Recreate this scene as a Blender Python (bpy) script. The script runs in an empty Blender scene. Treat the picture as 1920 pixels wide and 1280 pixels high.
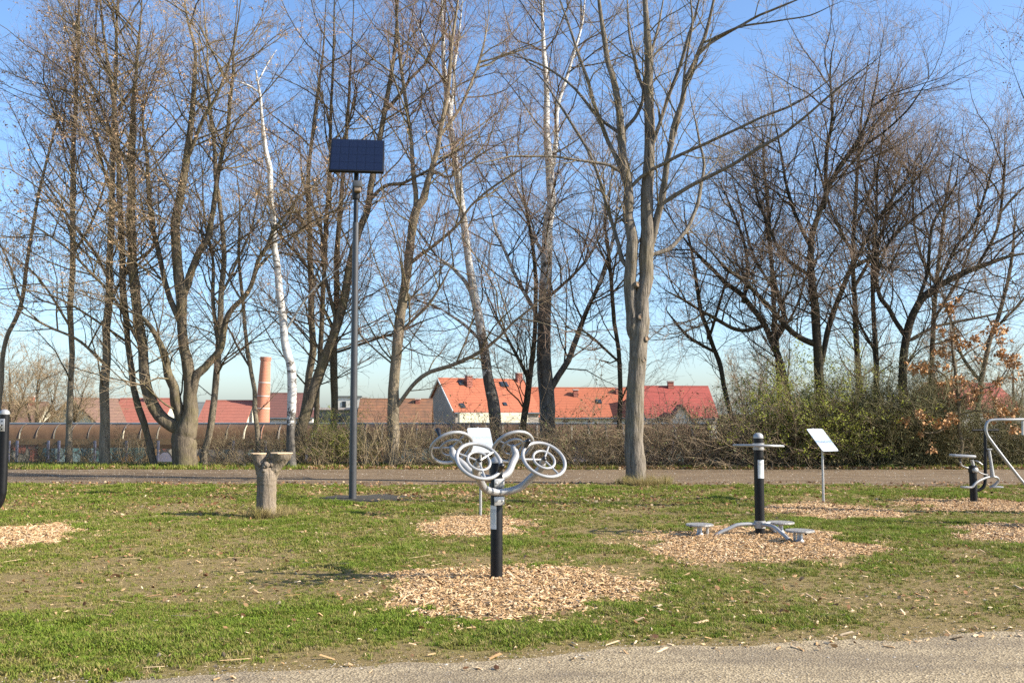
import bpy, bmesh, math, random
import numpy as np
from mathutils import Vector

# ------------------------------------------------------------------ camera, world, sun, exposure
scene = bpy.context.scene
R = math.radians
FPX, HZ, CAM_H = 1844.0, 775.0, 1.6            # focal length in photo pixels, horizon row, eye height
PITCH = math.atan((HZ - 640.0) / FPX)
cam_d = bpy.data.cameras.new('camera')
cam_d.sensor_width = 36.0
cam_d.lens = 36.0 * FPX / 1920.0
cam_d.clip_start = 0.1
cam_d.clip_end = 9000.0
cam = bpy.data.objects.new('camera', cam_d)
cam.location = (0, 0, CAM_H)
cam.rotation_euler = (math.pi / 2 + PITCH, 0, 0)
scene.collection.objects.link(cam)
scene.camera = cam

SUN_EL = R(31.5)
SUN_AZ = math.atan2(1.0, -0.21)                # compass-like: angle from +Y towards +X
world = bpy.data.worlds.new('World')
scene.world = world
world.use_nodes = True
wn = world.node_tree.nodes
wl = world.node_tree.links
bg = wn['Background']
sky = wn.new('ShaderNodeTexSky')
sky.sky_type = 'NISHITA'
sky.sun_disc = False
sky.sun_elevation = SUN_EL
sky.sun_rotation = SUN_AZ
sky.altitude = 0.0
sky.air_density = 1.0
sky.dust_density = 1.1
sky.ozone_density = 5.5
wl.new(sky.outputs['Color'], bg.inputs['Color'])
bg.inputs['Strength'].default_value = 0.122

sun_d = bpy.data.lights.new('sun', 'SUN')
sun_d.energy = 5.0
sun_d.angle = R(0.5)
sun_d.color = (1.0, 0.92, 0.80)
sun = bpy.data.objects.new('sun', sun_d)
sdir = Vector((math.sin(SUN_AZ) * math.cos(SUN_EL), math.cos(SUN_AZ) * math.cos(SUN_EL), math.sin(SUN_EL)))
sun.rotation_euler = (-sdir).to_track_quat('-Z', 'Y').to_euler()
sun.location = (30, -10, 30)
scene.collection.objects.link(sun)

scene.view_settings.view_transform = 'Standard'
scene.view_settings.look = 'None'
scene.view_settings.exposure = 1.13
scene.view_settings.gamma = 1.0
scene.view_settings.use_curve_mapping = False
scene.cycles.use_denoising = False
scene.cycles.max_bounces = 6
scene.cycles.diffuse_bounces = 3
scene.cycles.sample_clamp_indirect = 6.0
scene.cycles.filter_width = 1.5

rng = np.random.default_rng(7)
random.seed(7)
COL = scene.collection

# ------------------------------------------------------------------ small maths helpers
def smooth(a, b, x):
    t = np.clip((x - a) / (b - a), 0, 1)
    return t * t * (3 - 2 * t)

_tab = np.random.default_rng(3).random((256, 256))
def vnoise(x, y):
    x = np.asarray(x, float); y = np.asarray(y, float)
    xi = np.floor(x).astype(int); yi = np.floor(y).astype(int)
    fx = x - xi; fy = y - yi
    fx = fx * fx * (3 - 2 * fx); fy = fy * fy * (3 - 2 * fy)
    a = _tab[xi & 255, yi & 255]; b = _tab[(xi + 1) & 255, yi & 255]
    c = _tab[xi & 255, (yi + 1) & 255]; d = _tab[(xi + 1) & 255, (yi + 1) & 255]
    return (a * (1 - fx) + b * fx) * (1 - fy) + (c * (1 - fx) + d * fx) * fy

def fbm(x, y, o=4):
    s = 0; w = 1; t = 0
    for i in range(o):
        s = s + w * vnoise(x * 2 ** i + 17.3 * i, y * 2 ** i + 5.1 * i); t += w; w *= 0.55
    return s / t

def gz(x, y):
    """height of the terrain"""
    x = np.asarray(x, float); y = np.asarray(y, float)
    lawn = smooth(7.2, 9.0, y) * (1 - smooth(21.0, 22.5, y))
    z = (vnoise(x * 0.33 + 9, y * 0.33) - 0.5) * 0.05 * lawn
    z = z - 2.6 * smooth(33.0, 39.0, y)
    return z

_c, _s = math.cos(PITCH), math.sin(PITCH)
def P(px, py, d):
    """the point that lies d metres ahead in the direction of a photo pixel"""
    u = (px - 960.0) / FPX; v = (640.0 - py) / FPX
    y = _c - _s * v; z = _s + _c * v
    k = d / y
    return np.array((u * k, d, CAM_H + z * k))

def G(px, py):
    """the point of the flat ground seen at a photo pixel"""
    u = (px - 960.0) / FPX; v = (640.0 - py) / FPX
    y = _c - _s * v; z = _s + _c * v
    k = -CAM_H / z
    return np.array((u * k, y * k, 0.0))

def X(px, d):
    return P(px, HZ, d)[0]

# ------------------------------------------------------------------ scene helpers
def link(o, parent=None):
    COL.objects.link(o)
    if parent is not None:
        o.parent = parent
    return o

def tag(o, label=None, cat=None, group=None, kind=None):
    if label: o['label'] = label
    if cat: o['category'] = cat
    if group: o['group'] = group
    if kind: o['kind'] = kind
    return o

def thing(name, label, cat, loc, group=None):
    o = bpy.data.objects.new(name, None)
    o.empty_display_size = 0.2
    o.location = tuple(float(c) for c in loc)
    link(o)
    return tag(o, label, cat, group)

def arr_mesh(name, V, quads, mats=(), midx=None, shade=True):
    """mesh from numpy arrays; quads (F,4), a row may repeat its last index for a triangle"""
    V = np.asarray(V, np.float32).reshape(-1, 3); quads = np.asarray(quads, np.int32)
    me = bpy.data.meshes.new(name)
    me.vertices.add(len(V)); me.vertices.foreach_set('co', V.ravel())
    n = len(quads)
    if quads.shape[1] == 4:
        tri = quads[:, 2] == quads[:, 3]
    else:
        tri = np.zeros(n, bool)
    k = quads.shape[1]
    tot = np.where(tri, 3, k).astype(np.int32)
    start = np.zeros(n, np.int32); start[1:] = np.cumsum(tot)[:-1]
    mask = np.ones((n, k), bool)
    if k == 4: mask[:, 3] = ~tri
    loops = quads[mask]
    me.loops.add(len(loops)); me.loops.foreach_set('vertex_index', loops)
    me.polygons.add(n); me.polygons.foreach_set('loop_start', start)
    for m in mats: me.materials.append(m)
    if midx is not None: me.polygons.foreach_set('material_index', np.asarray(midx, np.int32))
    me.polygons.foreach_set('use_smooth', np.full(n, shade))
    me.update(calc_edges=True)
    return me

def arr_obj(name, V, quads, mats, parent=None, midx=None, shade=True):
    if not isinstance(mats, (list, tuple)): mats = [mats]
    return link(bpy.data.objects.new(name, arr_mesh(name, V, quads, mats, midx, shade)), parent)

class MB:
    """collects plain geometry for one mesh part"""
    def __init__(self): self.v = []; self.f = []
    def add(self, V, F):
        b = len(self.v)
        self.v += [tuple(map(float, p)) for p in V]
        self.f += [tuple(int(i) + b for i in f) for f in F]
        return self
    def box(self, c, s, rz=0.0, ax=None):
        c = np.array(c, float); h = np.array(s, float) / 2
        if ax is None:
            ax = np.array(((math.cos(rz), math.sin(rz), 0), (-math.sin(rz), math.cos(rz), 0), (0, 0, 1)))
        ax = np.array(ax, float)
        V = [c + ax[0] * h[0] * i + ax[1] * h[1] * j + ax[2] * h[2] * k for k in (-1, 1) for j in (-1, 1) for i in (-1, 1)]
        return self.add(V, [(0, 2, 3, 1), (4, 5, 7, 6), (0, 1, 5, 4), (2, 6, 7, 3), (0, 4, 6, 2), (1, 3, 7, 5)])
    def tube(self, pts, r, n=12, closed=False, caps=True):
        p = np.array(pts, float); m = len(p)
        r = np.full(m, float(r)) if np.isscalar(r) else np.array(r, float)
        if closed: t = np.roll(p, -1, 0) - np.roll(p, 1, 0)
        else: t = np.gradient(p, axis=0)
        t /= np.linalg.norm(t, axis=1)[:, None]
        a = np.array((0, 0, 1.0)) if abs(t[0][2]) < 0.9 else np.array((1.0, 0, 0))
        u = np.cross(t[0], a); u /= np.linalg.norm(u)
        V = []
        for i in range(m):
            u = u - t[i] * np.dot(u, t[i]); u /= np.linalg.norm(u)
            w = np.cross(t[i], u)
            for k in range(n):
                q = 2 * math.pi * k / n
                V.append(p[i] + r[i] * (math.cos(q) * u + math.sin(q) * w))
        F = []
        for i in range(m if closed else m - 1):
            j = (i + 1) % m
            for k in range(n):
                l = (k + 1) % n
                F.append((i * n + k, i * n + l, j * n + l, j * n + k))
        if caps and not closed:
            F.append(tuple(range(n - 1, -1, -1))); F.append(tuple((m - 1) * n + k for k in range(n)))
        return self.add(V, F)
    def ring(self, c, nrm, R_, r, n=40, m=10):
        nrm = np.array(nrm, float); nrm /= np.linalg.norm(nrm)
        a = np.array((0, 0, 1.0)) if abs(nrm[2]) < 0.9 else np.array((1.0, 0, 0))
        u = np.cross(nrm, a); u /= np.linalg.norm(u); w = np.cross(nrm, u)
        return self.tube([np.array(c) + R_ * (math.cos(2 * math.pi * i / n) * u + math.sin(2 * math.pi * i / n) * w) for i in range(n)], r, m, closed=True)
    def lathe(self, c, prof, n=24, axis=(0, 0, 1)):
        ax = np.array(axis, float); ax /= np.linalg.norm(ax)
        a = np.array((1.0, 0, 0)) if abs(ax[2]) > 0.9 else np.array((0, 0, 1.0))
        u = np.cross(ax, a); u /= np.linalg.norm(u); w = np.cross(ax, u); c = np.array(c, float)
        V = [c + ax * z + r * (math.cos(2 * math.pi * k / n) * u + math.sin(2 * math.pi * k / n) * w) for r, z in prof for k in range(n)]
        F = [(i * n + k, i * n + (k + 1) % n, (i + 1) * n + (k + 1) % n, (i + 1) * n + k) for i in range(len(prof) - 1) for k in range(n)]
        F.append(tuple(range(n - 1, -1, -1))); F.append(tuple((len(prof) - 1) * n + k for k in range(n)))
        return self.add(V, F)
    def build(self, name, mat, parent=None, shade=True, bevel=0.0, auto=True):
        me = bpy.data.meshes.new(name)
        me.from_pydata(self.v, [], self.f)
        bm = bmesh.new(); bm.from_mesh(me)
        bmesh.ops.recalc_face_normals(bm, faces=bm.faces)
        if bevel > 0:
            es = [e for e in bm.edges if len(e.link_faces) == 2 and e.calc_face_angle() > 0.6]
            bmesh.ops.bevel(bm, geom=es, offset=bevel, segments=2, profile=0.5, affect='EDGES', clamp_overlap=True)
        for f in bm.faces: f.smooth = shade
        if shade and auto:
            for e in bm.edges:
                if len(e.link_faces) == 2 and e.calc_face_angle() > 0.75: e.smooth = False
        bm.to_mesh(me); bm.free()
        me.materials.append(mat)
        return link(bpy.data.objects.new(name, me), parent)

def spline(pts, k=8):
    """Catmull-Rom through the points"""
    p = np.array(pts, float)
    p = np.vstack([2 * p[0] - p[1], p, 2 * p[-1] - p[-2]])
    out = []
    for i in range(1, len(p) - 2):
        a, b, c, d = p[i - 1], p[i], p[i + 1], p[i + 2]
        for t in np.linspace(0, 1, k, endpoint=False):
            out.append(0.5 * ((2 * b) + (-a + c) * t + (2 * a - 5 * b + 4 * c - d) * t * t + (-a + 3 * b - 3 * c + d) * t ** 3))
    out.append(p[-2])
    return np.array(out)

# ------------------------------------------------------------------ materials
ALB = 0.84                                       # common albedo scale of all paints and soils
def new_mat(name):
    m = bpy.data.materials.new(name); m.use_nodes = True
    nt = m.node_tree
    return m, nt, nt.nodes['Principled BSDF']

def N(nt, t, **kw):
    n = nt.nodes.new(t)
    for k, v in kw.items(): setattr(n, k, v)
    return n

def ramp(nt, fac, stops, interp='LINEAR'):
    n = N(nt, 'ShaderNodeValToRGB'); n.color_ramp.interpolation = interp
    e = n.color_ramp.elements
    while len(e) < len(stops): e.new(0.5)
    for i, (p, c) in enumerate(stops):
        e[i].position = p; e[i].color = (c[0] * ALB, c[1] * ALB, c[2] * ALB, 1)
    nt.links.new(fac, n.inputs['Fac'])
    return n.outputs['Color']

def coords(nt, scale=(1, 1, 1), kind='Object'):
    tc = N(nt, 'ShaderNodeTexCoord'); mp = N(nt, 'ShaderNodeMapping')
    mp.inputs['Scale'].default_value = scale
    nt.links.new(tc.outputs[kind], mp.inputs['Vector'])
    return mp.outputs['Vector']

def noise(nt, vec, scale, detail=4, rough=0.6, dist=0.0):
    n = N(nt, 'ShaderNodeTexNoise')
    n.inputs['Scale'].default_value = scale; n.inputs['Detail'].default_value = detail
    n.inputs['Roughness'].default_value = rough; n.inputs['Distortion'].default_value = dist
    if vec is not None: nt.links.new(vec, n.inputs['Vector'])
    return n.outputs['Fac']

def mix(nt, fac, a, b, mode='MIX'):
    n = N(nt, 'ShaderNodeMix', data_type='RGBA', blend_type=mode)
    for s, v in ((n.inputs[0], fac), (n.inputs[6], a), (n.inputs[7], b)):
        if hasattr(v, 'is_linked') or hasattr(v, 'links'): nt.links.new(v, s)
        elif isinstance(v, (int, float)): s.default_value = v
        else: s.default_value = (v[0] * ALB, v[1] * ALB, v[2] * ALB, 1)
    return n.outputs[2]

def math_n(nt, op, a, b=0.0, clamp=False):
    n = N(nt, 'ShaderNodeMath', operation=op, use_clamp=clamp)
    for s, v in ((n.inputs[0], a), (n.inputs[1], b)):
        if isinstance(v, (int, float)): s.default_value = v
        else: nt.links.new(v, s)
    return n.outputs[0]

def bump(nt, bsdf, h, strength=0.4, dist=0.02):
    b = N(nt, 'ShaderNodeBump'); b.inputs['Strength'].default_value = strength; b.inputs['Distance'].default_value = dist
    nt.links.new(h, b.inputs['Height']); nt.links.new(b.outputs['Normal'], bsdf.inputs['Normal'])

def attr(nt, name, typ='GEOMETRY'):
    return N(nt, 'ShaderNodeAttribute', attribute_name=name, attribute_type=typ)

def simple(name, col, rough=0.5, metal=0.0, var=0.12, scale=6.0, bmp=0.0, spec=0.5, coat=0.0):
    m, nt, b = new_mat(name)
    v = coords(nt)
    f = noise(nt, v, scale, 5)
    lo = [c * (1 - var) for c in col]; hi = [min(1, c * (1 + var)) for c in col]
    nt.links.new(ramp(nt, f, [(0.3, lo), (0.7, hi)]), b.inputs['Base Color'])
    rr = N(nt, 'ShaderNodeMapRange'); rr.inputs[3].default_value = max(0.02, rough - 0.08); rr.inputs[4].default_value = min(1, rough + 0.1)
    nt.links.new(noise(nt, v, scale * 3, 3), rr.inputs[0]); nt.links.new(rr.outputs[0], b.inputs['Roughness'])
    b.inputs['Metallic'].default_value = metal
    b.inputs['Specular IOR Level'].default_value = spec
    b.inputs['Coat Weight'].default_value = coat
    if bmp: bump(nt, b, noise(nt, v, scale * 5, 5), bmp, 0.01)
    return m

def bark_mat(name, dark, light, green=(0.16, 0.15, 0.05), gfac=0.35, zs=0.2, scale=11.0):
    m, nt, b = new_mat(name)
    v = coords(nt, (1, 1, zs)); v2 = coords(nt)
    f = noise(nt, v, scale, 6, 0.65, 0.4)
    c = ramp(nt, f, [(0.28, dark), (0.5, [(a + d) / 2 for a, d in zip(light, dark)]), (0.72, light)])
    g = N(nt, 'ShaderNodeMapRange'); nt.links.new(noise(nt, v2, 1.7, 5, 0.7), g.inputs[0])
    g.inputs[1].default_value = 0.45; g.inputs[2].default_value = 0.7; g.inputs[3].default_value = 0; g.inputs[4].default_value = gfac
    c = mix(nt, g.outputs[0], c, green)
    nt.links.new(c, b.inputs['Base Color'])
    b.inputs['Roughness'].default_value = 0.9; b.inputs['Specular IOR Level'].default_value = 0.122
    bump(nt, b, f, 0.9, 0.05)
    return m

M = {}
M['bark_maple'] = bark_mat('bark_maple', (0.055, 0.046, 0.036), (0.35, 0.30, 0.24), (0.24, 0.19, 0.07), 0.32, 0.14, 19.0)
M['bark_brown'] = bark_mat('bark_brown', (0.06, 0.048, 0.034), (0.25, 0.20, 0.14), (0.19, 0.17, 0.06), 0.45)
M['bark_tan'] = bark_mat('bark_tan', (0.13, 0.105, 0.073), (0.39, 0.32, 0.23), (0.26, 0.23, 0.10), 0.3)
M['bark_dark'] = bark_mat('bark_dark', (0.022, 0.018, 0.014), (0.10, 0.082, 0.058), (0.09, 0.085, 0.03), 0.5)
M['bark_stump'] = bark_mat('bark_stump', (0.16, 0.125, 0.09), (0.36, 0.295, 0.225), (0.27, 0.20, 0.06), 0.4, 0.2, 22.0)
M['branch_brown'] = bark_mat('branch_brown', (0.065, 0.05, 0.034), (0.24, 0.19, 0.12), (0.19, 0.175, 0.06), 0.5, 1.0, 5.0)
M['branch_maple'] = bark_mat('branch_maple', (0.10, 0.08, 0.05), (0.30, 0.25, 0.165), (0.24, 0.22, 0.07), 0.5, 1.0, 5.0)
M['branch_dark'] = bark_mat('branch_dark', (0.03, 0.024, 0.018), (0.12, 0.095, 0.062), (0.10, 0.095, 0.03), 0.5, 1.0, 5.0)
M['twig_red'] = simple('twig_red', (0.29, 0.19, 0.125), 0.75, 0, 0.35, 3.0)
M['twig_tan'] = simple('twig_tan', (0.32, 0.235, 0.135), 0.75, 0, 0.35, 3.0)
M['twig_dark'] = simple('twig_dark', (0.23, 0.16, 0.105), 0.75, 0, 0.35, 3.0)
M['twig_straw'] = simple('twig_straw', (0.37, 0.28, 0.155), 0.8, 0, 0.4, 2.0)
M['twig_olive'] = simple('twig_olive', (0.19, 0.165, 0.07), 0.8, 0, 0.4, 2.0)
M['seed'] = simple('seed', (0.50, 0.33, 0.18), 0.8, 0, 0.45, 5.0)
M['olive_leaf'] = simple('olive_leaf', (0.14, 0.145, 0.045), 0.7, 0, 0.4, 3.0)
def clear_leaf(name, col):
    m, nt, b = new_mat(name)
    c = ramp(nt, noise(nt, coords(nt), 4.0, 4), [(0.3, [q * 0.65 for q in col]), (0.7, [min(1, q * 1.3) for q in col])])
    nt.links.new(c, b.inputs['Base Color']); b.inputs['Roughness'].default_value = 0.6
    t = N(nt, 'ShaderNodeBsdfTranslucent'); nt.links.new(c, t.inputs['Color'])
    ms = N(nt, 'ShaderNodeMixShader'); ms.inputs[0].default_value = 0.45
    nt.links.new(b.outputs[0], ms.inputs[1]); nt.links.new(t.outputs[0], ms.inputs[2])
    nt.links.new(ms.outputs[0], nt.nodes['Material Output'].inputs['Surface'])
    return m
M['fresh_leaf'] = clear_leaf('fresh_leaf', (0.42, 0.46, 0.07))
M['rust_leaf'] = simple('rust_leaf', (0.52, 0.28, 0.11), 0.7, 0, 0.45, 3.0)

def birch_mat(name, z0, z1):
    m, nt, b = new_mat(name)
    v = coords(nt, (1, 1, 3.0)); v2 = coords(nt)
    f = noise(nt, v, 3.6, 4, 0.6)
    c = ramp(nt, f, [(0.33, (0.03, 0.026, 0.022)), (0.39, (0.30, 0.27, 0.23)), (0.45, (0.66, 0.63, 0.57)), (0.8, (0.80, 0.78, 0.72))])
    sx = N(nt, 'ShaderNodeSeparateXYZ'); nt.links.new(v2, sx.inputs[0])
    g = N(nt, 'ShaderNodeMapRange'); g.inputs[1].default_value = z0; g.inputs[2].default_value = z1; g.inputs[3].default_value = 1.2; g.inputs[4].default_value = 0.2
    nt.links.new(sx.outputs[2], g.inputs[0])
    h = math_n(nt, 'LESS_THAN', noise(nt, v2, 2.6, 5, 0.75), math_n(nt, 'ADD', math_n(nt, 'MULTIPLY', g.outputs[0], 0.36), 0.24))
    c = mix(nt, h, c, ramp(nt, noise(nt, coords(nt, (1, 1, .3)), 14, 5), [(0.3, (0.035, 0.03, 0.025)), (0.7, (0.17, 0.15, 0.12))]))
    nt.links.new(c, b.inputs['Base Color']); b.inputs['Roughness'].default_value = 0.75
    bump(nt, b, f, 0.4, 0.02)
    return m
M['birch'] = birch_mat('birch_bark', 0.6, 3.0)
M['birch_foot'] = birch_mat('birch_bark_dark_foot', 2.2, 6.0)
M['birch_dark'] = birch_mat('birch_bark_dark', 4.2, 8.0)

M['silver'] = simple('silver', (0.41, 0.405, 0.39), 0.38, 0.35, 0.04, 4.0)
M['steel'] = simple('steel', (0.50, 0.49, 0.47), 0.42, 0.6, 0.08, 9.0)
M['black'] = simple('black', (0.007, 0.007, 0.008), 0.42, 0.0, 0.3, 8.0, 0.0, 0.3)
M['knob'] = simple('knob', (0.014, 0.014, 0.016), 0.3, 0.0, 0.2, 8.0)
M['pole'] = simple('pole', (0.075, 0.075, 0.077), 0.4, 0.25, 0.08, 6.0)
M['frame'] = simple('frame', (0.010, 0.010, 0.012), 0.45, 0.2, 0.2, 6.0)
M['lamp'] = simple('lamp', (0.10, 0.105, 0.11), 0.5, 0.1, 0.1, 6.0)
M['lens'] = simple('lens', (0.34, 0.25, 0.17), 0.25, 0.0, 0.1, 6.0)
M['cut_wood'] = simple('cut_wood', (0.70, 0.50, 0.30), 0.8, 0.0, 0.25, 22.0)
M['scar'] = simple('scar', (0.30, 0.19, 0.11), 0.85, 0.0, 0.3, 20.0)

def checker_plate():
    m, nt, b = new_mat('grip_plate')
    v = coords(nt, (1, 1, 1))
    vo = N(nt, 'ShaderNodeTexVoronoi'); vo.inputs['Scale'].default_value = 42.0; nt.links.new(v, vo.inputs['Vector'])
    nt.links.new(ramp(nt, vo.outputs['Distance'], [(0.2, (0.55, 0.53, 0.48)), (0.6, (0.28, 0.26, 0.23))]), b.inputs['Base Color'])
    b.inputs['Roughness'].default_value = 0.5; b.inputs['Metallic'].default_value = 0.3
    bump(nt, b, vo.outputs['Distance'], 0.5, 0.006)
    return m
M['grip'] = checker_plate()

def solar_mat():
    m, nt, b = new_mat('solar_cells')
    v = coords(nt, (1, 1, 1), 'Generated')
    br = N(nt, 'ShaderNodeTexBrick'); br.offset = 0.0
    for k, val in (('Scale', 1.0), ('Mortar Size', 0.004), ('Brick Width', 0.1), ('Row Height', 0.1667)): br.inputs[k].default_value = val
    br.inputs['Color1'].default_value = (0.005, 0.008, 0.022, 1); br.inputs['Color2'].default_value = (0.006, 0.010, 0.027, 1)
    br.inputs['Mortar'].default_value = (0.016, 0.02, 0.036, 1)
    sx = N(nt, 'ShaderNodeSeparateXYZ'); cx = N(nt, 'ShaderNodeCombineXYZ'); nt.links.new(v, sx.inputs[0])
    nt.links.new(sx.outputs[0], cx.inputs[0]); nt.links.new(sx.outputs[2], cx.inputs[1]); nt.links.new(cx.outputs[0], br.inputs['Vector'])
    nt.links.new(br.outputs['Color'], b.inputs['Base Color'])
    b.inputs['Roughness'].default_value = 0.16
    return m
M['solar'] = solar_mat()

def print_mat(name, stops, base=(0.46, 0.49, 0.51)):
    """printed board: pale ground with soft bands of print (too small to read in the photo)"""
    m, nt, b = new_mat(name)
    v = coords(nt, (1, 1, 1), 'Generated')
    sx = N(nt, 'ShaderNodeSeparateXYZ'); nt.links.new(v, sx.inputs[0])
    nv = noise(nt, coords(nt, (16, 1, 60), 'Generated'), 1.0, 2, 0.5)
    mask = math_n(nt, 'GREATER_THAN', nv, 0.5)
    c = ramp(nt, sx.outputs[2], stops, 'CONSTANT')
    edge = math_n(nt, 'MULTIPLY', math_n(nt, 'GREATER_THAN', sx.outputs[0], 0.08), math_n(nt, 'LESS_THAN', sx.outputs[0], 0.92))
    nt.links.new(mix(nt, math_n(nt, 'MULTIPLY', math_n(nt, 'MULTIPLY', mask, edge), 0.75), base, c), b.inputs['Base Color'])
    b.inputs['Roughness'].default_value = 0.3
    return m
M['board'] = print_mat('board_print', [(0, (0.46, 0.49, 0.51)), (0.22, (0.30, 0.35, 0.40)), (0.30, (0.46, 0.49, 0.51)), (0.36, (0.16, 0.30, 0.48)), (0.50, (0.46, 0.49, 0.51)), (0.60, (0.20, 0.36, 0.52)), (0.70, (0.46, 0.34, 0.18)), (0.77, (0.46, 0.49, 0.51))])
M['board_plain'] = print_mat('board_print_pale', [(0, (0.46, 0.49, 0.51)), (0.30, (0.33, 0.38, 0.43)), (0.42, (0.46, 0.49, 0.51)), (0.55, (0.30, 0.36, 0.43)), (0.66, (0.46, 0.49, 0.51))])
M['sticker'] = print_mat('sticker_print', [(0, (0.70, 0.73, 0.70)), (0.2, (0.38, 0.44, 0.40)), (0.7, (0.14, 0.15, 0.15)), (0.85, (0.70, 0.73, 0.70))], (0.74, 0.76, 0.74))

def tint_mat(name, stops, rough=0.8, trans=0.0, attr_name='tint'):
    m, nt, b = new_mat(name)
    a = attr(nt, attr_name, 'INSTANCER')
    c = ramp(nt, a.outputs['Fac'], stops)
    nt.links.new(c, b.inputs['Base Color']); b.inputs['Roughness'].default_value = rough
    b.inputs['Specular IOR Level'].default_value = 0.2
    if trans:
        t = N(nt, 'ShaderNodeBsdfTranslucent'); nt.links.new(c, t.inputs['Color'])
        ms = N(nt, 'ShaderNodeMixShader'); ms.inputs[0].default_value = trans
        nt.links.new(b.outputs[0], ms.inputs[1]); nt.links.new(t.outputs[0], ms.inputs[2])
        nt.links.new(ms.outputs[0], nt.nodes['Material Output'].inputs['Surface'])
    return m
M['grass'] = tint_mat('grass', [(0.0, (0.43, 0.34, 0.16)), (0.25, (0.33, 0.285, 0.085)), (0.5, (0.225, 0.255, 0.042)), (0.8, (0.165, 0.235, 0.026)), (1.0, (0.24, 0.33, 0.038))], 0.65, 0.3)
M['chip'] = tint_mat('chip', [(0.0, (0.13, 0.07, 0.03)), (0.2, (0.35, 0.205, 0.09)), (0.6, (0.59, 0.375, 0.185)), (1.0, (0.77, 0.585, 0.37))], 0.8)
M['dead_leaf'] = tint_mat('dead_leaf', [(0.0, (0.09, 0.043, 0.022)), (0.35, (0.26, 0.125, 0.055)), (0.7, (0.40, 0.25, 0.125)), (1.0, (0.58, 0.44, 0.27))], 0.75, 0.15)
M['pebble'] = tint_mat('pebble', [(0.0, (0.15, 0.125, 0.095)), (0.5, (0.34, 0.29, 0.225)), (1.0, (0.58, 0.52, 0.43))], 0.85)
M['straw'] = tint_mat('straw', [(0.0, (0.36, 0.19, 0.09)), (1.0, (0.62, 0.47, 0.28))], 0.8)

def ground_mat():
    m, nt, b = new_mat('lawn_soil')
    v = coords(nt)
    g = attr(nt, 'green').outputs['Fac']; mu = attr(nt, 'mulch').outputs['Fac']
    fine = noise(nt, v, 46.0, 5, 0.75); mid = noise(nt, v, 7.0, 4, 0.65)
    dry = ramp(nt, fine, [(0.25, (0.095, 0.065, 0.03)), (0.5, (0.25, 0.183, 0.08)), (0.75, (0.45, 0.35, 0.18))])
    grn = ramp(nt, fine, [(0.25, (0.085, 0.08, 0.02)), (0.5, (0.20, 0.195, 0.045)), (0.75, (0.34, 0.30, 0.10))])
    gg = math_n(nt, 'ADD', g, math_n(nt, 'MULTIPLY', math_n(nt, 'SUBTRACT', mid, 0.5), 0.9), True)
    c = mix(nt, gg, dry, grn)
    vo = N(nt, 'ShaderNodeTexVoronoi'); vo.inputs['Scale'].default_value = 55.0
    nt.links.new(coords(nt, (1, 0.5, 1)), vo.inputs['Vector'])
    hs = N(nt, 'ShaderNodeSeparateXYZ'); nt.links.new(vo.outputs['Color'], hs.inputs[0])
    ch = ramp(nt, hs.outputs[0], [(0.0, (0.12, 0.065, 0.03)), (0.4, (0.36, 0.22, 0.10)), (1.0, (0.56, 0.39, 0.21))])
    mm = math_n(nt, 'ADD', mu, math_n(nt, 'MULTIPLY', math_n(nt, 'SUBTRACT', noise(nt, v, 9.0, 5, 0.7), 0.5), 1.2), True)
    c = mix(nt, math_n(nt, 'MULTIPLY', mm, math_n(nt, 'GREATER_THAN', mu, 0.02)), c, ch)
    nt.links.new(c, b.inputs['Base Color']); b.inputs['Roughness'].default_value = 0.95; b.inputs['Specular IOR Level'].default_value = 0.1
    bump(nt, b, fine, 0.8, 0.03)
    return m
M['ground'] = ground_mat()

def gravel_mat(name, lo, mid_, hi, blot):
    m, nt, b = new_mat(name)
    v = coords(nt)
    vo = N(nt, 'ShaderNodeTexVoronoi'); vo.inputs['Scale'].default_value = 70.0; nt.links.new(v, vo.inputs['Vector'])
    hs = N(nt, 'ShaderNodeSeparateXYZ'); nt.links.new(vo.outputs['Color'], hs.inputs[0])
    c = ramp(nt, hs.outputs[0], [(0.0, lo), (0.5, mid_), (1.0, hi)])
    big = N(nt, 'ShaderNodeMapRange'); nt.links.new(noise(nt, coords(nt, (0.5, 1.6, 1)), 1.1, 5, 0.65), big.inputs[0])
    big.inputs[1].default_value = 0.44; big.inputs[2].default_value = 0.62; big.inputs[4].default_value = 0.75
    c = mix(nt, big.outputs[0], c, blot)
    c = mix(nt, math_n(nt, 'MULTIPLY', noise(nt, v, 14.0, 5, 0.7), 0.5), c, [q * 0.72 for q in mid_])
    nt.links.new(c, b.inputs['Base Color']); b.inputs['Roughness'].default_value = 0.95; b.inputs['Specular IOR Level'].default_value = 0.122
    bump(nt, b, vo.outputs['Distance'], 0.6, 0.01)
    return m
M['gravel'] = gravel_mat('gravel', (0.17, 0.13, 0.082), (0.37, 0.29, 0.18), (0.55, 0.45, 0.29), (0.15, 0.12, 0.088))
M['trail'] = gravel_mat('trail', (0.12, 0.085, 0.052), (0.235, 0.17, 0.105), (0.34, 0.255, 0.165), (0.13, 0.088, 0.053))
M['asphalt_patch'] = gravel_mat('asphalt_patch', (0.04, 0.037, 0.03), (0.08, 0.074, 0.06), (0.13, 0.12, 0.10), (0.06, 0.055, 0.045))

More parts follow.
